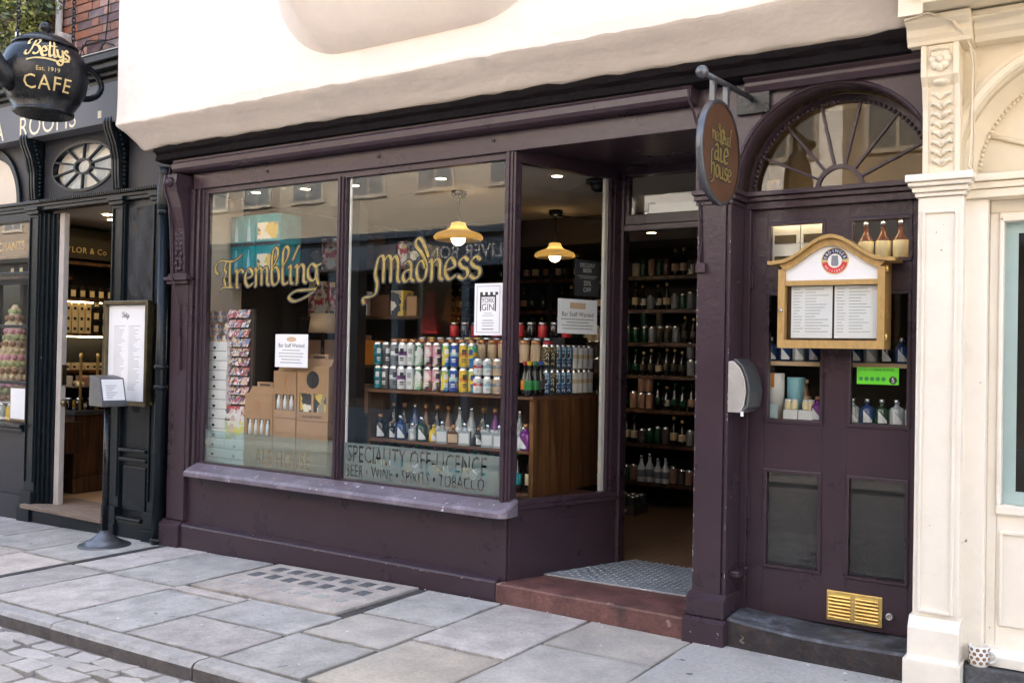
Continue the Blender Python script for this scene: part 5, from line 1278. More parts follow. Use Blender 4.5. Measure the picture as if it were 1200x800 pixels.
# ---- round ale house sign on its bracket
SX = -1.68
sg = thing('hanging_sign', 'round brown hanging sign with medieval ale house lettering on iron bracket', 'sign', (SX, 0, 2.88))
bar0, bar1 = Vector((SX, .0, 2.885)), Vector((SX, -.67, 2.85))
P('wall_plate', MB().box(SX - .07, SX + .10, -.03, .0, 2.80, 2.95), 'iron_black', sg)
P('bar', MB().tube([bar0, bar1], .013, 10), 'steel_dark', sg)
P('ball', MB().ball(tuple(bar1), .030, n=14), 'steel_dark', sg)
for yy in (-.53, -.36): P('strap', MB().box(SX - .012, SX + .012, yy - .015, yy + .015, 2.735, 2.865), 'steel_dark', sg)
SC = Vector((SX, -.445, 2.52))
disc = P('board', MB().lathe([(.236, -.012), (.236, .012)], tuple(SC), 48, ax='x', smooth=False), 'sign_brown', sg)
P('rim', MB().lathe([(.233, -.016), (.245, -.017), (.25, -.012), (.25, .012), (.245, .017), (.233, .016)], tuple(SC), 48, ax='x', cap=False), 'steel_dark', sg)
for nm, h, z, f in (('medieval', .040, 2.565, .25), ('ale', .072, 2.475, .19), ('house', .058, 2.395, .27)):
    w0 = SC.y - f / 2
    nib('lettering', nm, h, (SX + .0135, w0, z), disc, 'ink', rot=EAST, grow=.09, fit=f, tmin=.14)
    nib('lettering', nm, h, (SX + .0150, w0, z), disc, 'gold_leaf', rot=EAST, fit=f, tmin=.14)
# ---- steel cigarette bin on the post
ab = thing('cigarette_bin', 'brushed steel wall cigarette bin on the aubergine post beside the door', 'cigarette bin', (-1.72, .06, 1.26))
pr = [(-1.772, 1.262), (-1.772, 1.525), (-1.745, 1.528), (-1.71, 1.495), (-1.685, 1.44), (-1.675, 1.37), (-1.685, 1.30), (-1.70, 1.262)]
P('body', MB().runy(pr, -.03, .165), 'steel', ab, bevel=.004)
pr2 = [(-1.75, 1.535), (-1.735, 1.54), (-1.695, 1.505), (-1.666, 1.44), (-1.655, 1.37), (-1.665, 1.29), (-1.69, 1.268), (-1.695, 1.275), (-1.677, 1.30), (-1.669, 1.37), (-1.679, 1.44), (-1.705, 1.498)]
P('cover', MB().runy(pr2, -.024, .17), 'steel_dark', ab, bevel=.003)
P('tag_label', MB().box(-1.70, -1.685, -.034, -.032, 1.245, 1.27), 'paper', ab)
# ---- oak menu case on the side door
mc = thing('menu_case', 'oak menu display case with arched top and brewery roundel on the door', 'menu case', (-1.28, .12, 1.60))
XA, XB = -1.54, -1.02
def top_z(x): u = (x + 1.28) / .26; return 2.025 + .12 * (0.5 + 0.5 * math.cos(math.pi * min(1, abs(u)))) ** 1.05
xs = [XA + (XB - XA) * i / 24 for i in range(25)]
mb = MB(); mb.prism([(XA, 1.60), (XB, 1.60)] + [(x, top_z(x)) for x in reversed(xs)], lambda a, b, t: (a, t, b), .10, .188)
P('case_back', mb, 'oak_frame', mc)
def frame_strip(mb, y0, y1, inset=.034):
    o_ = [(x, top_z(x)) for x in xs]; i_ = [(max(XA + inset, min(XB - inset, x)), top_z(x) - inset) for x in xs]
    for k in range(24): mb.prism([o_[k], o_[k + 1], i_[k + 1], i_[k]], lambda a, b, t: (a, t, b), y0, y1)
    return mb
mb = frame_strip(MB(), .04, .099); mb.box(XA, XB, .04, .099, 1.60, 1.64); mb.box(XA, XA + .034, .04, .099, 1.64, 2.0); mb.box(XB - .034, XB, .04, .099, 1.64, 2.0); mb.box(XA + .034, XB - .034, .045, .099, 1.915, 1.94)
P('frame', mb, 'oak_frame', mc)
mb = MB(); n = 24
cap_o = [(XA - .05 + (XB - XA + .10) * i / n) for i in range(n + 1)]
def cz_(x): return top_z(max(XA, min(XB, x))) + .002 - (.004 if x < XA or x > XB else 0)
for k in range(n): mb.prism([(cap_o[k], cz_(cap_o[k])), (cap_o[k + 1], cz_(cap_o[k + 1])), (cap_o[k + 1], cz_(cap_o[k + 1]) + .018), (cap_o[k], cz_(cap_o[k]) + .018)], lambda a, b, t: (a, t, b), .015, .19)
P('top_moulding', mb, 'oak_frame', mc)
hp = [(max(XA + .03, min(XB - .03, x)), top_z(x) - .03) for x in reversed(xs)]
head = P('header_panel', MB().prism([(XA + .03, 1.938), (XB - .03, 1.938)] + hp, lambda a, b, t: (a, t, b), .060, .09), 'white_enamel', mc)
P('back_board', MB().box(XA + .03, XB - .03, .085, .095, 1.63, 1.92), 'wood_dark', mc)
for x0 in (-1.482, -1.266):
    pgx = P('menu_page', MB().box(x0, x0 + .205, .078, .083, 1.652, 1.912), 'paper', mc)
    mb = MB(); random.seed(int(x0 * -100))
    for i in range(15):
        z = 1.895 - i * .0152
        mb.box(x0 + .012, x0 + .012 + random.uniform(.02, .05), .0768, .0778, z, z + .0035); mb.box(x0 + .07, x0 + .07 + random.uniform(.05, .12), .0768, .0778, z, z + .0035)
    P('print', mb, 'ink_grey', pgx)
P('glazing', MB().box(XA + .034, XB - .034, .060, .063, 1.64, 1.915), 'glass', mc)
for z in (1.99, 1.66): P('hinge', MB().lathe([(.009, z - .015), (.009, z + .015)], (XB + .004, .06, 0), 8), 'brass', mc)
P('lock', MB().lathe([(.009, .0), (.009, -.01), (.004, -.012)], (XA + .017, .04, 1.79), 10, ax='y'), 'foil', mc)
LC = (-1.262, 2.035)
lg = P('roundel', MB().lathe([(.066, .0), (.066, -.004)], (LC[0], .0598, LC[1]), 32, ax='y', smooth=False), 'gold_paint', head)
def ring_sector(r0, r1, a0, a1, y, n=24):
    mb = MB()
    for i in range(n):
        t0, t1 = R(a0 + (a1 - a0) * i / n), R(a0 + (a1 - a0) * (i + 1) / n)
        mb.add([(LC[0] + r0 * math.cos(t0), y, LC[1] + r0 * math.sin(t0)), (LC[0] + r1 * math.cos(t0), y, LC[1] + r1 * math.sin(t0)), (LC[0] + r1 * math.cos(t1), y, LC[1] + r1 * math.sin(t1)), (LC[0] + r0 * math.cos(t1), y, LC[1] + r0 * math.sin(t1))], [(0, 1, 2, 3)])
    return mb
def sub(name, mb, mm):
    off = wloc(head); mb.v = [(a - off.x, b - off.y, c - off.z) for a, b, c in mb.v]; return O(name, mb.mesh(name, [mm]), head)
sub('roundel_blue', ring_sector(.036, .062, 8, 172, .0552), 'navy'); sub('roundel_red', ring_sector(.036, .062, 188, 352, .0552), 'red'); sub('roundel_white', ring_sector(.001, .034, 0, 360, .0550), 'card_white')
sub('emblem', MB().prism([(LC[0] - .018, LC[1] - .018), (LC[0] - .012, LC[1] - .026), (LC[0] + .012, LC[1] - .026), (LC[0] + .018, LC[1] - .018), (LC[0] + .015, LC[1] + .026), (LC[0] - .015, LC[1] + .026)], lambda a, b, t: (a, t, b), .0542, .0548), 'grey_item')
def arc_text(word, r, a_mid, step, size, up_, mm):
    for i, ch in enumerate(word):
        a = a_mid + (-1 if up_ else 1) * (i - (len(word) - 1) / 2) * -step * (-1)
        a = a_mid - (i - (len(word) - 1) / 2) * step if up_ else a_mid + (i - (len(word) - 1) / 2) * step
        me = text_mesh(ch, size, align='CENTER', mat_=mm, name='lettering', res=1)
        o = O('lettering', me, head, Vector((LC[0] + r * math.cos(R(a)), .0545, LC[1] + r * math.sin(R(a)))) - wloc(head))
        o.rotation_euler = (R(90), 0, 0); o.rotation_euler = Matrix.Rotation(R(-(a - 90) if up_ else -(a + 90)), 3, 'Y').to_4x4().to_euler() if False else (Matrix.Rotation(R(-(a - 90) if up_ else -(a + 90)), 3, 'Y') @ Matrix.Rotation(R(90), 3, 'X')).to_euler()
arc_text('ERDINGER', .042, 90, 20, .022, True, 'card_white')
arc_text('WEISSBRAU', .057, 270, 14, .016, False, 'card_white')
# ================================================================== WINDOW GRAPHICS AND POSTERS
gw = thing('window_lettering', 'gilt blackletter word Trembling painted on the left shop pane', 'lettering', (-5.787, .036, 1.99))
nib('outline', 'Trembling', .128, (-5.79, .0385, 1.995), gw, 'ink', grow=.075, tmin=.055, nib=.16, fit=1.0, rot=(R(90), R(-1.2), 0))
nib('gilding', 'Trembling', .128, (-5.79, .0375, 1.995), gw, 'gold_leaf', tmin=.055, nib=.16, fit=1.0, rot=(R(90), R(-1.2), 0))
gw = thing('window_lettering', 'gilt blackletter word Madness painted on the right shop pane', 'lettering', (-4.25, .036, 1.99))
nib('outline', 'Madness', .13, (-4.235, .0385, 1.995), gw, 'ink', grow=.075, tmin=.055, nib=.16, fit=.84, rot=(R(90), R(-1.0), 0))
nib('gilding', 'Madness', .13, (-4.235, .0375, 1.995), gw, 'gold_leaf', tmin=.055, nib=.16, fit=.84, rot=(R(90), R(-1.0), 0))
def band(x0, x1, z0, z1, lines, label, mm='frosted'):
    bme = MB().box(x0, x1, .0475, .0495, z0, z1).mesh('frosted_band', [mm])
    bo = O('frosted_band', bme); tag(bo, label, 'window film')
    cut = bmesh.new()
    for body, size, sx, x, z in lines:
        me = text_mesh(body, size, sx=sx, ext=.01, space=1.06, res=2); me.transform(Matrix.Translation((x, .0485, z)) @ Matrix.Rotation(R(90), 4, 'X')); cut.from_mesh(me); bpy.data.meshes.remove(me)
    bmesh.ops.remove_doubles(cut, verts=cut.verts, dist=1e-5); bmesh.ops.recalc_face_normals(cut, faces=cut.faces)
    cm = bpy.data.meshes.new('cut'); cut.to_mesh(cm); cut.free()
    co = bpy.data.objects.new('cut', cm); col.objects.link(co)
    md = bo.modifiers.new('cut', 'BOOLEAN'); md.object = co; md.operation = 'DIFFERENCE'; md.solver = 'EXACT'
    dg = bpy.context.evaluated_depsgraph_get()
    nm = bpy.data.meshes.new_from_object(bo.evaluated_get(dg)); bo.modifiers.clear(); bo.data = nm; nm.name = 'frosted_band'
    bpy.data.objects.remove(co)
    return bo
band(-4.531, -3.227, .669, .915, [('SPECIALITY OFF-LICENCE', .162, .60, -4.50, .788), ('BEER • WINE • SPIRITS • TOBACCO', .118, .60, -4.512, .688)], 'frosted band lettered SPECIALITY OFF-LICENCE along the foot of the right pane')
band(-5.983, -4.617, .669, .91, [('ALE HOUSE', .16, .66, -5.42, .695)], 'frosted band lettered ALE HOUSE along the foot of the left pane', 'frosted_thin')
def poster(name, x0, x1, z0, z1, y, label, mm='paper'):
    return T(name, MB().box(x0, x1, y, y + .002, z0, z1), mm, label, 'poster')
def lines(o, x0, x1, z, n, dz, h, y, mm='ink_grey', center=True, seed=1):
    mb = MB(); random.seed(seed); c = (x0 + x1) / 2
    for i in range(n):
        l = (x1 - x0) * random.uniform(.62, .98)
        mb.box(c - l / 2, c + l / 2, y, y + .0008, z - i * dz, z - i * dz + h)
    P('print', mb, mm, o)
p = poster('poster', -5.218, -4.888, 1.412, 1.648, .0375, 'white Bar Staff Wanted notice on the left pane of the front window')
P('badge', MB().prism([(-5.053 + .05 * math.cos(2 * math.pi * i / 12), 1.612 + .018 * math.sin(2 * math.pi * i / 12)) for i in range(12)], lambda a, b, t: (a, t, b), .0365, .0374), 'tan', p)
text('lettering', 'Bar Staff Wanted', .040, (-5.053, .0368, 1.555), p, mat_='ink', align='CENTER', sx=.95)
lines(p, -5.19, -4.92, 1.53, 5, .022, .007, .0366)
p = poster('poster', -3.447, -3.238, 1.652, 1.972, .0375, 'tall white York Gin poster on the right pane of the front window')
mb = MB(); mb.box(-3.43, -3.255, .0367, .0374, 1.668, 1.672); mb.box(-3.43, -3.255, .0367, .0374, 1.952, 1.956); mb.box(-3.43, -3.426, .0367, .0374, 1.672, 1.952); mb.box(-3.259, -3.255, .0367, .0374, 1.672, 1.952)
P('border', mb, 'ink_grey', p)
mb = MB()
for i in range(4): mb.box(-3.405 + i * .038, -3.385 + i * .038, .0366, .0374, 1.90, 1.918)
mb.box(-3.405, -3.395, .0366, .0374, 1.80, 1.90); mb.box(-3.295, -3.285, .0366, .0374, 1.80, 1.90); mb.box(-3.405, -3.285, .0366, .0374, 1.888, 1.90); P('castle', mb, 'ink', p)
text('lettering', 'YORK', .044, (-3.345, .0366, 1.852), p, mat_='ink', align='CENTER', sx=.8); text('lettering', 'GIN', .058, (-3.345, .0366, 1.805), p, mat_='ink', align='CENTER', sx=.95)
lines(p, -3.39, -3.30, 1.785, 2, .014, .004, .0366); lines(p, -3.40, -3.29, 1.74, 3, .016, .006, .0366, seed=3); lines(p, -3.41, -3.28, 1.685, 1, .01, .009, .0366)
# posters on the angled pane
def uposter(a0, a1, z0, z1, mm, label):
    mb = MB(); ubox(mb, a0, a1, -.0345, -.0325, z0, z1); c = uv((a0 + a1) / 2, -.0335, z0)
    return T('poster', mb, mm, label, 'poster')
UR = (R(90), 0, math.atan2(U.y, U.x))
def utext(o, body, size, a, z, mm, **k): return text('lettering', body, size, uv(a, -.0316, z), o, rot=UR, mat_=mm, align='CENTER', **k)
import itertools
def upix(px, py):
    """a pixel's direction met with the angled pane"""
    d = rt * (px - 600) / 1110 - up * (py - 400) / 1110 + fw; o_ = Vector((0, -4.7427, 1.55))
    n3 = Vector((Nn.x, Nn.y, 0)); t = (Vector((A.x, A.y, 0)) - o_).dot(n3) / d.dot(n3); q = o_ + d * t
    return (Vector((q.x, q.y)) - A).dot(U), q.z
a0, z1 = upix(658, 349); a1, _ = upix(704, 352); _, z0 = upix(680, 391)
p = uposter(a0, a1, z0, z1, 'paper', 'white Bar Staff Wanted notice on the angled side pane by the entrance'); am = (a0 + a1) / 2; pw = a1 - a0; ph = z1 - z0
mb = MB(); ubox(mb, am - pw * .2, am + pw * .2, -.0325, -.0318, z1 - ph * .28, z1 - ph * .1); P('badge', mb, 'tan', p)
utext(p, 'Bar Staff Wanted', ph * .19, am, z0 + ph * .50, 'ink', sx=.62 * pw / ph)
mb = MB()
for i, l in enumerate((.42, .28, .40, .38)): ubox(mb, am - pw * l, am + pw * l, -.0325, -.0317, z0 + ph * (.40 - i * .09), z0 + ph * (.42 - i * .09) + .003)
P('print', mb, 'ink_grey', p)
a0, z1 = upix(678, 303); a1, _ = upix(707, 303); _, z0 = upix(690, 347)
p = uposter(a0, a1, z0, z1, 'blackboard', 'small black DISCOUNT BEER 25% OFF sign on the angled side pane'); am = (a0 + a1) / 2; pw = a1 - a0; ph = z1 - z0
for i, (s, k) in enumerate((('DISCOUNT', .80), ('BEER', .66), ('25%', .30), ('OFF', .12))): utext(p, s, ph * (.16 if i < 2 else .18), am, z0 + ph * k, 'chalk', sx=(.62 if i == 0 else .85) * pw / ph * 1.2)
mb = MB(); ubox(mb, am - pw * .4, am + pw * .4, -.0325, -.0317, z0 + ph * .55, z0 + ph * .56); ubox(mb, am - pw * .3, am + pw * .3, -.0325, -.0317, z0 + ph * .50, z0 + ph * .51); P('print', mb, 'chalk', p)
# green hygiene sticker on the side door glass
p = T('rating_sticker', MB().box(-1.185, -.985, .2125, .2145, 1.425, 1.51), 'green_lime', 'bright green food hygiene rating sticker showing 5 on the door glass', 'sticker')
text('lettering', 'FOOD HYGIENE RATING', .018, (-1.178, .2115, 1.492), p, mat_='ink', sx=.85)
for i in range(5): P('score_dot', MB().lathe([(.0105, .2125), (.0105, .2118)], (-1.165 + i * .027, 0, 1.452), 12, ax='y') if False else MB().prism([(-1.165 + i * .027 + .0105 * math.cos(2 * math.pi * q / 12), 1.452 + .0105 * math.sin(2 * math.pi * q / 12)) for q in range(12)], lambda a, b, t: (a, t, b), .2116, .2124), 'green', p)
P('score_disc', MB().prism([(-1.012 + .019 * math.cos(2 * math.pi * q / 16), 1.448 + .019 * math.sin(2 * math.pi * q / 16)) for q in range(16)], lambda a, b, t: (a, t, b), .2116, .2124), 'ink', p)
text('lettering', '5', .032, (-1.012, .211, 1.437), p, mat_='card_white', align='CENTER')
# ================================================================== SHOP INTERIOR
# ---- lamps
def pendant(x, y, zb, d, label, cord_to=None):
    t = thing('pendant_lamp', label, 'lamp', (x, y, zb))
    k = d / .42
    P('shade', MB().lathe([(r * k, zb + z * k * .78) for r, z in [(.19, .0), (.208, .016), (.212, .036), (.198, .066), (.155, .092), (.105, .112), (.075, .138), (.064, .168), (.062, .19), (.05, .197)]], (x, y, 0), 32, cap=False), 'lamp_glass', t)
    P('bulb', MB().ball((x, y, zb + .018 * k), .062 * k, n=16), 'bulb', t)
    P('cord', MB().tube([(x, y, zb + .15 * k), (x, y, 2.72)], .006, 6), 'iron_black', t)
    P('ceiling_rose', MB().lathe([(.02, 2.69), (.05, 2.70), (.06, 2.72), (.06, 2.744)], (x, y, 0), 14), 'iron_black', t)
    return t
pendant(-4.245, .92, 2.375, .37, 'lit glass pendant lamp hanging above the gilt word Madness')
pl2 = pendant(-4.08, 2.05, 2.345, .34, 'lit glass pendant lamp hanging behind the angled side pane')
P('loose_flex', MB().tube([(-4.08, 2.05, 2.70), (-3.9, 2.12, 2.68), (-3.6, 2.2, 2.655), (-3.3, 2.25, 2.66)], .006, 6), 'iron_black', pl2)
for (x, y, z) in [(-5.689, .238, 2.744), (-5.222, .305, 2.744), (-4.787, .365, 2.744), (-4.046, .443, 2.744), (-3.282, .733, 2.744), (-3.205, 2.06, 2.744)]:
    dl = thing('downlight', 'small lit recessed downlight in the shop ceiling' if y < 1.5 else 'small lit downlight seen over the open shop entrance', 'downlight', (x, y, z), group='recessed downlights' if y < 1.5 else None)
    zz = z if y < 1.5 else 2.512
    if y > 1.5: P('stem', MB().lathe([(.03, 2.512), (.03, 2.744)], (x, y, 0), 10), 'iron_black', dl)
    P('trim', MB().lathe([(.036, zz - .001), (.05, zz - .006), (.052, zz - .001)], (x, y, 0), 18, cap=False), 'foil', dl)
    P('lens', MB().lathe([(.036, zz - .003), (.036, zz - .0005)], (x, y, 0), 18), 'downlight', dl)
T('dome_camera', MB().lathe([(.02, 2.66), (.04, 2.668), (.052, 2.69), (.055, 2.71), (.085, 2.715), (.085, 2.744)], (-3.10, .98, 0), 20), 'iron_black', 'black dome security camera on the shop ceiling behind the angled pane', 'camera')
# ---- display unit behind the right pane
un = thing('display_unit', 'brown wooden display unit with bottles behind the right shop pane', 'shelf', (-3.9, .7, .62))
UX0, UX1, UY0, UY1 = -4.64, -3.225, .38, 1.27
P('end_panel', MB().box(UX1 - .03, UX1, UY0 + .02, UY1, .621, 1.245), 'wood_panel', un)
P('end_panel', MB().box(UX0, UX0 + .03, UY0 + .02, UY1, .621, 1.245), 'wood_dark', un)
P('top_board', MB().box(UX0, UX1 + .004, UY0, UY1, 1.247, 1.268), 'wood_shelf', un, bevel=.003)
P('shelf_board', MB().box(UX0 + .03, UX1 - .03, UY0 + .005, .72, .898, .918), 'wood_shelf', un, bevel=.003)
P('shelf_board', MB().box(UX0 + .03, UX1 - .03, UY0 + .005, .72, .621, .64), 'wood_shelf', un, bevel=.003)
P('back_panel', MB().box(UX0 + .03, UX1 - .03, .72, .74, .64, 1.247), 'wood_dark', un)
P('riser_step', MB().box(UX0, UX1 - .1, .75, 1.25, 1.269, 1.54).box(UX0, UX1 - .1, .95, 1.25, 1.54, 1.66), 'black_wood', un)
# ---- containers
def can_mesh(body, band_=None, h=.168, r=.033, patch=None):
    m_ = [body, band_ or body, 'foil', patch or body]; mb = MB()
    if patch:
        for i in range(6):
            a, b = -.42 + i * .14, -.42 + (i + 1) * .14; q = r + .0008
            for z0, z1 in ((.52, .74), (.30, .36), (.22, .26)): mb.add([(q * math.sin(a), -q * math.cos(a), h * z0), (q * math.sin(b), -q * math.cos(b), h * z0), (q * math.sin(b), -q * math.cos(b), h * z1), (q * math.sin(a), -q * math.cos(a), h * z1)], [(0, 1, 2, 3)], 3)
    return mb.lathe([(r * .82, 0), (r, .008), (r, h * .45), (r, h * .62), (r, h - .016), (r * .8, h - .003), (r * .82, h), (r * .7, h - .002)], n=14, mats=[2, 0, 1, 0, 2, 2, 2]).mesh('can', m_)
def bottle_mesh(glass_, label_, cap_, h=.24, r=.031, neck=.013, lab=(.18, .45)):
    return MB().lathe([(r * .9, 0), (r, .006), (r, h * lab[0]), (r * 1.015, h * lab[0] + .001), (r * 1.015, h * lab[1]), (r, h * lab[1] + .001), (r, h * .52), (neck * 1.2, h * .70), (neck, h * .88), (neck * 1.15, h * .885), (neck * 1.15, h)], n=12, mats=[0, 0, 0, 1, 0, 0, 0, 0, 2, 2]).mesh('bottle', [glass_, label_, cap_])
def flask_mesh(glass_, label_, cap_, h=.16, r=.042):
    """squat gin flask with round shoulders and a slanted paper label"""
    mb = MB().lathe([(r * .92, 0), (r, .008), (r, h * .58), (r * .85, h * .66), (r * .4, h * .73), (r * .3, h * .78), (r * .3, h * .84), (r * .42, h * .845), (r * .42, h)], n=14, mats=[0, 0, 0, 0, 0, 0, 2, 2])
    rr = r + .0015
    for i in range(8):
        a, b = -.6 + i * .15, -.6 + (i + 1) * .15
        za, zb = h * (.56 - .40 * (a + .6) / 1.2), h * (.56 - .40 * (b + .6) / 1.2)
        mb.add([(rr * math.sin(a), -rr * math.cos(a), h * .08), (rr * math.sin(b), -rr * math.cos(b), h * .08), (rr * math.sin(b), -rr * math.cos(b), zb), (rr * math.sin(a), -rr * math.cos(a), za)], [(0, 1, 2, 3)], 1)
    return mb.mesh('bottle', [glass_, label_, cap_])
def square_mesh(glass_, label_, cap_, h=.15, w=.04):
    mb = MB(); hb = h * .62
    mb.box(-w, w, -w * .7, w * .7, 0, hb, 0).lathe([(w * .7, hb), (w * .3, hb + h * .08), (w * .28, h * .82)], n=10, mi=0).lathe([(w * .36, h * .82), (w * .36, h)], n=10, mi=2)
    mb.box(-w * .82, w * .82, -w * .7 - .0015, -w * .7, hb * .15, hb * .85, 1)
    return mb.mesh('bottle', [glass_, label_, cap_])
def jar_mesh(body, lid, h=.11, r=.036):
    return MB().lathe([(r * .93, 0), (r, .008), (r, h * .75), (r * .85, h * .82), (r * .9, h * .83), (r * .9, h)], n=12, mats=[0, 0, 0, 1, 1]).mesh('jar', [body, lid])
def put(me, name, loc, label, cat, group=None, rz=0):
    o = O(name, me, None, loc, (0, 0, rz)); tag(o, label, cat, group); return o
# cans: two tiers on the unit's top, front row (design, words)
designs = [('art_teal', 'teal', 'dark teal'), ('steel_dark', None, 'plain grey'), ('grey_item', 'card_white', 'charcoal and white'), ('card_white', 'purple_item', 'white and purple'), ('card_white', None, 'plain white'),
           ('art_green', None, 'green patterned'), ('art_pink', None, 'red and black patterned'), ('art_pink', 'pink', 'pink patterned'), ('art_multi', None, 'multicoloured patterned'), ('blue', 'light_blue', 'bright blue'), ('yellow', 'orange', 'yellow'), ('art_multi', 'yellow', 'teal and yellow patterned')]
canm = {}
for k, (b_, c_, nm) in enumerate(designs):
    me = can_mesh(b_, c_, patch=['card_white', 'card_white', 'ink', 'ink', 'ink_grey', 'card_white', 'card_white', 'ink', 'card_white', 'card_white', 'sign_brown', 'blue'][k]); x = -4.575 + k * .0765
    for tier in (0, 1):
        put(me, 'beer_can', (x + random.uniform(-.003, .003), .43 + random.uniform(-.006, .006), 1.269 + tier * .169), nm + (' beer can in the lower row' if tier == 0 else ' beer can in the upper row') + ' on the display unit', 'can', rz=R(38) + random.uniform(-.5, .5))
sm = [('card_white', 'red', 'short white can with red band'), ('card_white', 'light_blue', 'short white can with pale blue band'), ('tan', 'grey_item', 'short tan can with grey band'), ('grey_item', 'pink', 'short grey can with pink band')]
for k, (b_, c_, nm) in enumerate(sm):
    me = can_mesh(b_, c_, .118, patch='ink_grey')
    for tier in (0, 1): put(me, 'beer_can', (-3.665 + k * .078, .40, 1.269 + tier * .119), nm + (' in the lower row' if tier == 0 else ' in the upper row') + ' of the display unit', 'can', rz=R(38))
# copper-topped jars behind, red jars on the riser
jm = jar_mesh('tan', 'copper', .15, .034)
for i in range(15): put(jm, 'jar', (-4.55 + i * .087, .58, 1.482), 'tan jar with copper lid behind the row of beer cans', 'jar', 'copper-lidded jars behind the cans')
P('jar_plinth', MB().box(UX0, UX1 - .2, .53, .63, 1.2685, 1.481), 'black_wood', un)
jr = [jar_mesh('red', 'foil', .11, .035), jar_mesh('bottle_dark', 'foil', .11, .035), jar_mesh('bottle_clear', 'brass', .11, .035)]
for i in range(14): put(jr[(i * 2 + i // 3) % 3], 'jar', (-4.5 + i * .085, .84, 1.541), ['red', 'dark', 'clear'][(i * 2 + i // 3) % 3] + ' preserve jar on the middle step of the display unit', 'jar', 'preserve jars on the middle step')
for i in range(11): put(jr[(i + i // 2) % 3], 'jar', (-4.4 + i * .1, 1.1, 1.661), ['red', 'dark', 'clear'][(i + i // 2) % 3] + ' preserve jar on the top step of the display unit', 'jar', 'preserve jars on the top step')
# end of the unit, seen through the angled pane
bd = [bottle_mesh('bottle_dark', 'green', 'yellow', .225, .03), bottle_mesh('bottle_dark', 'orange', 'red', .225, .03), bottle_mesh('bottle_dark', 'green', 'green', .225, .03), bottle_mesh('bottle_dark', 'green', 'red', .225, .03), bottle_mesh('bottle_dark', 'card_dark', 'blue', .225, .03)]
lab5 = ['green label and yellow cap', 'orange label and red cap', 'green label and green cap', 'green label and red cap', 'dark label and blue cap']
for k in range(5): put(bd[k], 'beer_bottle', (-3.275 - (k % 2) * .05, .415 + .035 * k, 1.269), 'black beer bottle with ' + lab5[k] + ' beside the corner post', 'bottle')
cb = can_mesh('art_blue', 'art_blue', .168); cy_ = can_mesh('art_dark', 'art_dark', .168); cw_ = can_mesh('card_white', 'macaron_cream', .168)
wrap_words = [('PACER', 'white_enamel'), ('RIPPA', 'tin_label')]
def wrapped(word, mm, r=.0336, size=.052):
    me = text_mesh(word, size, mat_=mm, align='CENTER', name='lettering', res=2)
    for v in me.vertices:
        x, y = v.co.x, v.co.y; a = (y - size * .35) / r + R(-55)
        v.co = (r * math.cos(a), r * math.sin(a), .085 + x * .88)
    # text runs up the can
    me.update(); return me
wm = {w_: wrapped(w_, mm) for w_, mm in wrap_words}
for k in range(5):
    for tier in (0, 1):
        c_ = 'RIPPA' if (tier == 1 and k in (0, 1)) or (tier == 0 and k in (1,)) else 'PACER'
        o = put(cb if c_ == 'PACER' else cy_, 'beer_can', (-3.262, .60 + k * .072, 1.269 + tier * .169), ('blue can lettered PACER' if c_ == 'PACER' else 'dark can lettered RIPPA') + (' in the bottom row' if tier == 0 else ' in the top row') + ' behind the angled pane', 'can', group=c_ + ' cans row %d' % (tier + 1))
        O('lettering', wm[c_], o)
for k in range(4):
    for tier in (0, 1): put(cw_, 'beer_can', (-3.262, .965 + k * .072, 1.269 + tier * .169), 'white craft beer can ' + ('in the bottom row' if tier == 0 else 'in the top row') + ' beside the lettered cans', 'can', group='white cans behind the angled pane, row %d' % (tier + 1))
# spirits on the middle shelf
fl = {('bottle_clear', 'card_white', 'foil'): 'clear', ('bottle_dark', 'card_white', 'copper'): 'black', ('bottle_blue', 'card_white', 'foil'): 'blue', ('purple_item', 'card_white', 'copper'): 'purple', ('bottle_green', 'card_white', 'foil'): 'green', ('yellow', 'card_white', 'brass'): 'yellow', ('pink', 'card_white', 'copper'): 'pink', ('bottle_amber', 'tan', 'copper'): 'amber'}
fk = list(fl); fm = {k: (flask_mesh(*k, .17, .043), flask_mesh(*k, .12, .036), bottle_mesh(*k, .25, .033, lab=(.15, .42))) for k in fk}
sqm = square_mesh('bottle_clear', 'card_white', 'foil'); sqb = square_mesh('bottle_amber', 'tan', 'copper', .13)
orderf = [1, 1, 2, 0, 4, 5, 0, 7, 0, 1, 0, 0, 0, 6]
for i, k in enumerate(orderf):
    if i >= 6 and i != 9:
        put(sqb if i == 7 else sqm, 'spirit_bottle', (-4.55 + i * .095, .43, .919), 'square amber bottle with tan label on the middle shelf' if i == 7 else 'square clear bottle with white label on the middle shelf', 'bottle', None if i == 7 else 'square clear bottles', rz=R(25)); continue
    put(fm[fk[k]][i % 2], 'spirit_bottle', (-4.55 + i * .095, .44 + .02 * (i % 2), .919), 'squat %s spirit bottle with white label in front on the middle shelf' % fl[fk[k]], 'bottle', 'squat %s spirit bottles in front' % fl[fk[k]], rz=R(42))
for i in range(13):
    k = [1, 1, 2, 7, 1, 7, 0, 0, 1, 3, 7, 0, 1][i]
    put(fm[fk[k]][2], 'spirit_bottle', (-4.53 + i * .1, .56, .919), 'tall %s spirit bottle at the back of the middle shelf' % fl[fk[k]], 'bottle', 'tall %s spirit bottles at the back' % fl[fk[k]])
wb_ = [bottle_mesh('bottle_dark', 'tin_label', 'red', .27, .034), bottle_mesh('bottle_green', 'card_white', 'green', .27, .034), bottle_mesh('bottle_dark', 'teal', 'green', .27, .034)]
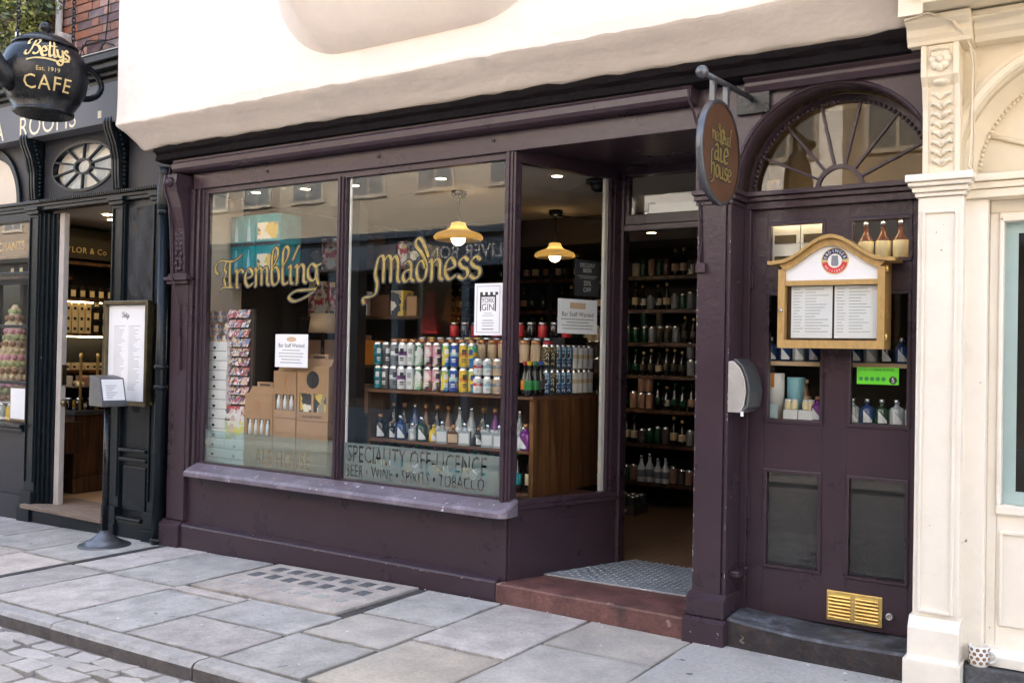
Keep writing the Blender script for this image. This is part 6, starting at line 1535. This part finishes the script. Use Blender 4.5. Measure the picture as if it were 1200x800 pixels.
for i in range(16): put(wb_[i % 3], 'wine_bottle', (-4.56 + i * .084, .46 + .03 * (i % 2), .641), ['dark bottle with cream label and red cap', 'green bottle with white label', 'dark bottle with teal label'][i % 3] + ' on the bottom shelf of the unit', 'bottle', ['cream-labelled', 'white-labelled', 'teal-labelled'][i % 3] + ' bottles on the bottom shelf')
put(fm[fk[3]][0], 'spirit_bottle', (-3.30, .43, .919), 'squat purple spirit bottle at the shelf end by the corner post', 'bottle'); put(bottle_mesh('card_white', 'ink_grey', 'foil', .27, .036), 'spirit_bottle', (-3.275, .52, .919), 'tall white patterned bottle at the shelf end by the corner post', 'bottle')
# ---- left window: boxes, carriers, card rack
wbm = MB().box(0, .285, 0, .24, 0, .0735, 0).box(.13, .16, -.0012, 0, .016, .034, 1).box(.001, .284, -.001, 0, .0, .0035, 2).mesh('white_box', ['card_white', 'foil', 'card_dark'])
wb2 = MB().box(0, .215, 0, .24, 0, .0735, 0).box(.09, .12, -.0012, 0, .016, .034, 1).box(.001, .214, -.001, 0, .0, .0035, 2).mesh('white_box', ['card_white', 'foil', 'card_dark'])
for i in range(13): put(wbm, 'white_box', (-6.125 + random.uniform(-.004, .004), .115 + random.uniform(0, .006), .621 + i * .0745), 'long white carton in the tall stack beside the left window jamb', 'box', 'tall stack of white cartons')
for i in range(3): put(wb2, 'white_box', (-5.83 + random.uniform(-.004, .004), .11, .621 + i * .0745), 'white carton in the low stack beside the cardboard carriers', 'box', 'low stack of white cartons')
sp_ = T('sweet_packets', MB().box(-5.845, -5.63, .12, .3, .845, .985), 'art_sweets', 'pastel patterned sweet packets on top of the low carton stack', 'packets')
sp2 = T('comic_box', MB().box(-5.85, -5.63, .12, .3, .986, 1.10), 'art_cards', 'box with busy comic pattern on top of the sweet packets', 'box')
rk = thing('card_rack', 'rack of small red and black picture cards in the left window', 'rack', (-5.75, .2, 1.1))
for i in range(10):
    z = 1.115 + i * .073
    mb = MB()
    for j in range(3):
        x0 = -5.87 + j * .085
        mb.prism([(.13, z), (.16, z + .062), (.162, z + .062), (.132, z)], lambda a, b, t: (t, a + (t + 5.8) * .0, b), x0, x0 + .078)
    P('card_row', mb, 'art_small', rk)
P('rack_frame', MB().box(-5.88, -5.60, .165, .19, 1.10, 1.84), 'card_dark', rk)
for i in range(12):
    x = -6.08 + (i % 4) * .10 + random.uniform(-.02, .02); z = 1.60 + (i // 4) * .09 + random.uniform(-.01, .01)
    T('gift_card', MB().prism([(x + .05 * math.cos(2 * math.pi * q / 9), z + .045 * math.sin(2 * math.pi * q / 9)) for q in range(9)], lambda a, b, t: (a, t, b), .125 + .006 * i, .129 + .006 * i), 'art_small', 'round printed beer mat propped above the white carton stack', 'beer mat', 'beer mats above the carton stack')
def carrier(x0, x1, z0, h, y0, label, nb, printed):
    t = thing('bottle_carrier', label, 'carrier box', ((x0 + x1) / 2, y0 + .06, z0))
    yb = y0 + .13; wd = x1 - x0; zc = z0 + h
    mb = MB(); zs = z0 + h * .50 if not printed else z0 + h * .5; za = z0 + h * .16
    mb.box(x0, x1, y0 + .012, yb, z0, zc); P('box', mb, 'cardboard', t, bevel=.003)
    # front with slots
    fm_ = MB(); xs_ = [x0 + wd * (.08 + .84 * i / nb) for i in range(nb + 1)]
    fm_.box(x0, x1, y0, y0 + .01, z0, za); fm_.box(x0, x1, y0, y0 + .01, zs, zc)
    fm_.box(x0, xs_[0], y0, y0 + .01, za, zs); fm_.box(xs_[-1], x1, y0, y0 + .01, za, zs)
    for i in range(1, nb): fm_.box(xs_[i] - wd * .035, xs_[i] + wd * .035, y0, y0 + .01, za, zs)
    P('front_panel', fm_, 'cardboard', t)
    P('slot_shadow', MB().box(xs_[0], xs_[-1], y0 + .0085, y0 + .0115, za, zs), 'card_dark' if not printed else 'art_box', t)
    if not printed:
        for i in range(nb):
            xm = (xs_[i] + xs_[i + 1]) / 2
            P('bottle', MB().lathe([(.016, za + .004), (.016, za + h * .20), (.008, za + h * .27), (.008, zs - .006)], (xm, y0 + .008, 0), 8), 'card_white', t)
    mb = MB(); mb.prism([(y0 + .03, zc), (y0 + .06, zc + .05), (y0 + .07, zc + .05), (yb - .03, zc)], lambda a, b, t_: (t_, a, b), x0 + .01, x1 - .01)
    P('gable', mb, 'cardboard', t)
    c = (x0 + x1) / 2
    mb = MB(); mb.box(c - wd * .28, c + wd * .28, y0 + .058, y0 + .072, zc + .05, zc + .085); P('handle', mb, 'cardboard', t)
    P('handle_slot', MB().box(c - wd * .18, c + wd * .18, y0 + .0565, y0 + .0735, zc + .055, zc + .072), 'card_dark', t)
    if printed:
        P('badge', MB().prism([(c + wd * .20 * math.cos(2 * math.pi * q / 20), zs + h * .25 + wd * .20 * math.sin(2 * math.pi * q / 20)) for q in range(20)], lambda a, b, t_: (a, t_, b), y0 - .001, y0), 'ink', t)
        text('lettering', 'BLACK SHEEP BREWERY', .028, (c, y0 - .001, z0 + h * .05), t, mat_='ink', align='CENTER', sx=.62)
    else:
        mb = MB(); mb.prism([(c - .018, zs + h * .34), (c + .018, zs + h * .34), (c + .004, zs + h * .26), (c + .003, zs + h * .17), (c - .003, zs + h * .17), (c - .004, zs + h * .26)], lambda a, b, t_: (a, t_, b), y0 - .001, y0); mb.box(c - .06, c + .06, y0 - .001, y0, zs + h * .09, zs + h * .105); P('printed_mark', mb, 'copper', t)
def plainbox(x0, x1, z0, z1, y0, label, grp):
    T('cardboard_box', MB().box(x0, x1, y0, y0 + .14, z0, z1).box((x0 + x1) / 2 - .04, (x0 + x1) / 2 + .04, y0 - .001, y0, (z0 + z1) / 2, (z0 + z1) / 2 + .002), 'cardboard', label, 'box', grp, bevel=.003)
plainbox(-5.60, -5.30, .621, .72, .10, 'flat cardboard carton under the left bottle carrier', 'cartons under the left carrier'); plainbox(-5.60, -5.30, .722, .83, .10, 'flat cardboard carton under the left bottle carrier', 'cartons under the left carrier')
carrier(-5.60, -5.30, .832, .375, .10, 'four-slot cardboard bottle carrier, shortest of the three stacks', 4, False)
for i in range(4): plainbox(-5.295, -5.06, .621 + i * .105, .724 + i * .105, .10, 'flat cardboard carton under the middle bottle carrier', 'cartons under the middle carrier')
carrier(-5.295, -5.06, 1.042, .34, .10, 'three-slot cardboard bottle carrier on the middle stack of cartons', 3, False)
for i in range(4): plainbox(-5.05, -4.74, .621 + i * .103, .722 + i * .103, .10, 'flat cardboard carton under the brewery gift carrier', 'cartons under the brewery carrier')
carrier(-5.05, -4.74, 1.034, .39, .10, 'printed brewery gift carrier with black badge on the right stack', 2, True)
# teal gift boxes high in the left window
tsx = T('wall_shelf', MB().box(-6.13, -5.45, .30, .62, 2.07, 2.10), 'black_wood', 'dark wooden shelf carrying teal gift boxes in the left window', 'shelf')
for r_ in range(2):
    for i in range(3):
        x0 = -6.09 + i * .145 + (.0 if i < 2 else .005); wd = .14 if i < 2 else .27
        t = thing('gift_box', 'teal gift box%s in the %s row on the high window shelf' % (' with photo panel' if i == 2 else '', 'upper' if r_ else 'lower'), 'gift box', (x0 + wd / 2, .45, 2.101 + r_ * .245), group=None if i == 2 else 'plain teal gift boxes row %d' % (r_ + 1))
        z = 2.101 + r_ * .245
        P('carton', MB().box(x0, x0 + wd, .34, .56, z, z + .243), 'teal', t, bevel=.002)
        P('base_stripe', MB().box(x0 + .001, x0 + wd - .001, .337, .34, z + .004, z + .03), 'ink', t)
        if i < 2: P('motif', MB().prism([(x0 + .05, z + .04), (x0 + .09, z + .04), (x0 + .085, z + .14), (x0 + .075, z + .17), (x0 + .075, z + .22), (x0 + .065, z + .22), (x0 + .065, z + .17), (x0 + .055, z + .14)], lambda a, b, t_: (a, t_, b), .338, .3398), 'light_blue', t)
        else: P('photo_panel', MB().box(x0 + .02, x0 + wd - .02, .338, .3398, z + .05, z + .18), 'art_box', t)
# back of the left window: dark bays with hung boxes
bk = thing('dark_cabinet', 'tall dark cabinet of gift packs behind the left window display', 'cabinet', (-5.4, 1.25, .182))
P('carcass', MB().box(-6.1, -4.7, 1.40, 1.45, .182, 2.5).box(-6.1, -6.06, 1.08, 1.40, .182, 2.5).box(-4.74, -4.7, 1.08, 1.40, .182, 2.5), 'black_wood', bk)
for z in (.6, 1.0, 1.4, 1.8, 2.2): P('shelf_board', MB().box(-6.06, -4.74, 1.10, 1.40, z, z + .025), 'wood_dark', bk)
random.seed(31)
for z in (1.0, 1.4, 1.8, 2.2):
    x = -6.0
    while x < -4.85:
        wd = random.uniform(.09, .2); hh = random.uniform(.14, .3)
        T('gift_pack', MB().box(x, x + wd, 1.12, 1.26, z + .026, z + .026 + hh), random.choice(['art_box', 'cardboard', 'art_dark', 'macaron_brown', 'art_cards', 'orange', 'tan', 'sign_brown']), 'gift pack on the dark cabinet shelves behind the left window', 'gift pack', 'gift packs in the dark cabinet')
        x += wd + random.uniform(.01, .06)
# table lamp with drum shade behind the card rack
T('drum_lamp', MB().lathe([(.12, 1.68), (.10, 1.84)], (-5.62, .92, 0), 18).lathe([(.015, 1.2), (.015, 1.68)], (-5.62, .92, 0), 8, mi=1).lathe([(.10, .182), (.10, .2), (.015, .21), (.015, 1.2)], (-5.62, .92, 0), 10, mi=1), ['tan', 'iron_black'], 'tan drum shade lamp standing behind the card rack', 'lamp')
# ---- big back-wall shelving seen through the entrance
bs = thing('back_shelving', 'dark floor to ceiling shelving along the back wall of the shop', 'shelf', (-3.9, 3.1, .182))
SZ = [.42, .76, 1.065, 1.368, 1.657, 1.953, 2.25]
P('back_board', MB().box(-6.1, -1.96, 3.32, 3.38, .182, 2.5), 'black_wood', bs)
for z in SZ: P('shelf_board', MB().box(-6.1, -1.96, 2.95, 3.32, z - .03, z), 'wood_dark', bs)
for x in (-6.0, -4.66, -3.3 + .95): P('upright', MB().box(x - .02, x + .02, 2.94, 3.32, .182, 2.5), 'black_wood', bs)
cols_ = ['art_dark', 'grey_item', 'green_dark', 'macaron_brown', 'green_dark', 'card_dark', 'macaron_brown', 'art_box', 'art_multi', 'card_dark', 'macaron_cream', 'bottle_amber']  # palette kept dark: the dimness at the back is put into the colours
cm_ = [can_mesh(c_, None, .15, .035) for c_ in cols_]
cn_ = ['speckled brown', 'grey', 'dark green', 'brown', 'dark green', 'black', 'brown', 'gold patterned', 'multicoloured', 'black', 'cream', 'amber']
bn_ = ['tan-labelled', 'brown-labelled', 'dark-labelled', 'cream-labelled', 'green-labelled', 'gold-labelled']
bm_ = [bottle_mesh('bottle_dark', l_, c_, .235, .032) for l_, c_ in (('tan', 'brass'), ('macaron_brown', 'ink'), ('art_dark', 'brass'), ('macaron_cream', 'ink'), ('green_dark', 'green_dark'), ('art_box', 'copper'))]
bc_ = [bottle_mesh('card_white', 'art_pink', 'foil', .24, .036), bottle_mesh('card_white', 'grey_item', 'foil', .24, .036)]
ordn = ['lowest', 'second', 'third', 'fourth', 'fifth', 'sixth', 'top']
random.seed(17)
for si, z in enumerate(SZ):
    x = -4.25; runk = 0; cur = None; kind = 'can'
    while x < -3.02:
        if runk <= 0:
            runk = random.randint(1, 4); kind = 'can' if (si in (1, 3, 4, 6) and random.random() < .6) or random.random() < .35 else 'bottle'; cur = random.randrange(99)
        ix = cur + random.choice([0, 0, 1])
        me = cm_[ix % len(cm_)] if kind == 'can' else (bc_[cur % 2] if si == 0 else bm_[ix % len(bm_)])
        nm_ = cn_[ix % len(cn_)] if kind == 'can' else ('white' if si == 0 else bn_[ix % len(bn_)])
        put(me, 'beer_' + kind, (x, 3.0 + random.uniform(0, .02), z), '%s beer %s on the %s shelf of the dark back wall' % (nm_, kind, ordn[si]), kind, '%s beer %ss on the %s back shelf' % (nm_, kind, ordn[si]))
        if kind == 'can' and si in (2, 3, 4) and random.random() < .55: put(me, 'beer_can', (x, 3.0, z + .151), '%s beer can stacked on another on the %s back wall shelf' % (nm_, ordn[si]), 'can', 'stacked %s cans on the %s back shelf' % (nm_, ordn[si]))
        bpy_last = col.objects[-1]; bpy_last.scale = (1, 1, random.uniform(.86, 1.08))
        x += random.uniform(.072, .082); runk -= 1
for si in (3, 4, 5, 6):
    z = SZ[si]; x = -5.9
    while x < -4.3:
        if random.random() < .8: put(random.choice(bm_), 'beer_bottle', (x, 3.03, z), 'dark bottle on the far left of the %s back shelf' % ordn[si], 'bottle', 'dark bottles far left on the %s back shelf' % ordn[si])
        x += random.uniform(.085, .13)
# shrink-wrapped crate on the floor
ck = thing('beer_crate', 'shrink wrapped tray of dark cans lettered BLACK SHEEP on the shop floor', 'crate', (-3.75, 2.68, .183))
P('tray', MB().box(-3.96, -3.55, 2.55, 2.82, .183, .26), 'card_dark', ck)
for i in range(5):
    for j in range(3):
        P('can', MB().lathe([(.034, .19), (.036, .2), (.036, .335), (.028, .35)], (-3.92 + i * .083, 2.60 + j * .085, 0), 10, mats=[0, 0, 1]), ['ink', 'foil'], ck)
text('lettering', 'BLACK SHEEP', .045, (-3.755, 2.548, .205), ck, mat_='card_white', align='CENTER')
# ---- little shop window inside the side door
for (z, lbl) in ((1.219, 'lower'), (1.53, 'middle'), (2.049, 'upper')):
    T('door_shelf', MB().box(-1.76, -.84, .262, .56, z - .022, z), 'tan', 'narrow wooden shelf at %s level behind the side door glass' % lbl, 'shelf')
T('cupboard_back', MB().box(-1.78, -.82, .58, .60, .18, 2.42), 'wall_dark', 'dark backing board behind the side door shelves', 'board')
ws = [flask_mesh(*fk[k], .13, .036) for k in range(5)]
for i, k in enumerate([2, 2, 0, 2, 3]): put(ws[k], 'gin_bottle', (-1.66 + i * .075, .32, 1.531), '%s gin bottle with white peaked label on the middle door shelf, left' % fl[fk[k]], 'bottle', '%s gin bottles on the middle door shelf, left' % fl[fk[k]], rz=R(18))
for i, k in enumerate([2, 0, 1, 2, 2]): put(ws[k], 'gin_bottle', (-1.22 + i * .075, .32, 1.531), '%s gin bottle with white peaked label on the middle door shelf, right' % fl[fk[k]], 'bottle', '%s gin bottles on the middle door shelf, right' % fl[fk[k]], rz=R(18))
for i, k in enumerate([0, 2, 4, 0, 0]): put(ws[k], 'gin_bottle', (-1.225 + i * .072, .30, 1.22), '%s gin bottle with white peaked label on the lower door shelf' % fl[fk[k]], 'bottle', '%s gin bottles on the lower door shelf' % fl[fk[k]], rz=R(18))
put(ws[3], 'gin_bottle', (-1.40, .30, 1.22), 'dark purple gin bottle beside the white sample boxes', 'bottle')
tu = thing('gift_tube', 'tall white gift tube with orange ribbon label behind the door glass', 'gift tube', (-1.62, .32, 1.22))
P('tube', MB().lathe([(.046, 1.22), (.047, 1.2), (.047, 1.46), (.046, 1.465)], (-1.635, .32, 0), 20), 'card_white', tu)
P('ribbon', MB().box(-1.645, -1.627, .2715, .274, 1.39, 1.466), 'orange', tu); P('label', MB().box(-1.665, -1.605, .2705, .2738, 1.22, 1.30), 'sky_film', tu)
T('gift_tube', MB().lathe([(.046, 1.22), (.047, 1.2), (.047, 1.44), (.046, 1.445)], (-1.535, .36, 0), 20), 'light_blue', 'pale blue gift tube standing behind the white one', 'gift tube')
for x in (-1.575, -1.495): T('sample_box', MB().box(x, x + .075, .27, .33, 1.22, 1.274), 'card_white', 'small white sample box at the foot of the gift tubes', 'box', 'white sample boxes')
put(bottle_mesh('bottle_amber', 'tan', 'tan', .16, .03), 'spirit_bottle', (-1.49, .38, 1.275), 'amber corked bottle standing behind the sample boxes', 'bottle')
mj = jar_mesh('tin_label', 'card_white', .055, .018)
for x in (-1.56, -1.525, -1.465, -1.435): put(mj, 'sample_jar', (x, .30, 1.275), 'tiny pale sample jar standing on the white sample boxes', 'jar', 'sample jars')
for r_ in range(2):
    for i in range(2): T('white_box', MB().box(-1.66 + i * .155, -1.51 + i * .155, .30, .42, 2.05 + r_ * .112, 2.16 + r_ * .112).box(-1.645 + i * .155, -1.53 + i * .155, .298, .30, 2.05 + r_ * .112, 2.095 + r_ * .112, 1), ['card_white', 'art_dark'], 'white gift carton with small window on the upper door shelf', 'box', 'white cartons on the upper door shelf')
hb_ = bottle_mesh('bottle_amber', 'tin_label', 'foil', .21, .038, lab=(.08, .50))
for i in range(4): put(hb_, 'spirit_bottle', (-1.18 + i * .085, .34, 2.05), 'amber bottle with cream label on the upper door shelf', 'bottle', 'amber bottles on the upper door shelf')
dl = thing('added_strip', 'unseen warm strip light added above the upper door shelf', 'light', (-1.28, .5, 2.36))
P('tube', MB().tube([(-1.66, .275, 2.305), (-.9, .275, 2.305)], .008, 8), 'added_strip_glow', dl)  # unseen tube added behind the head rail to brighten the door display
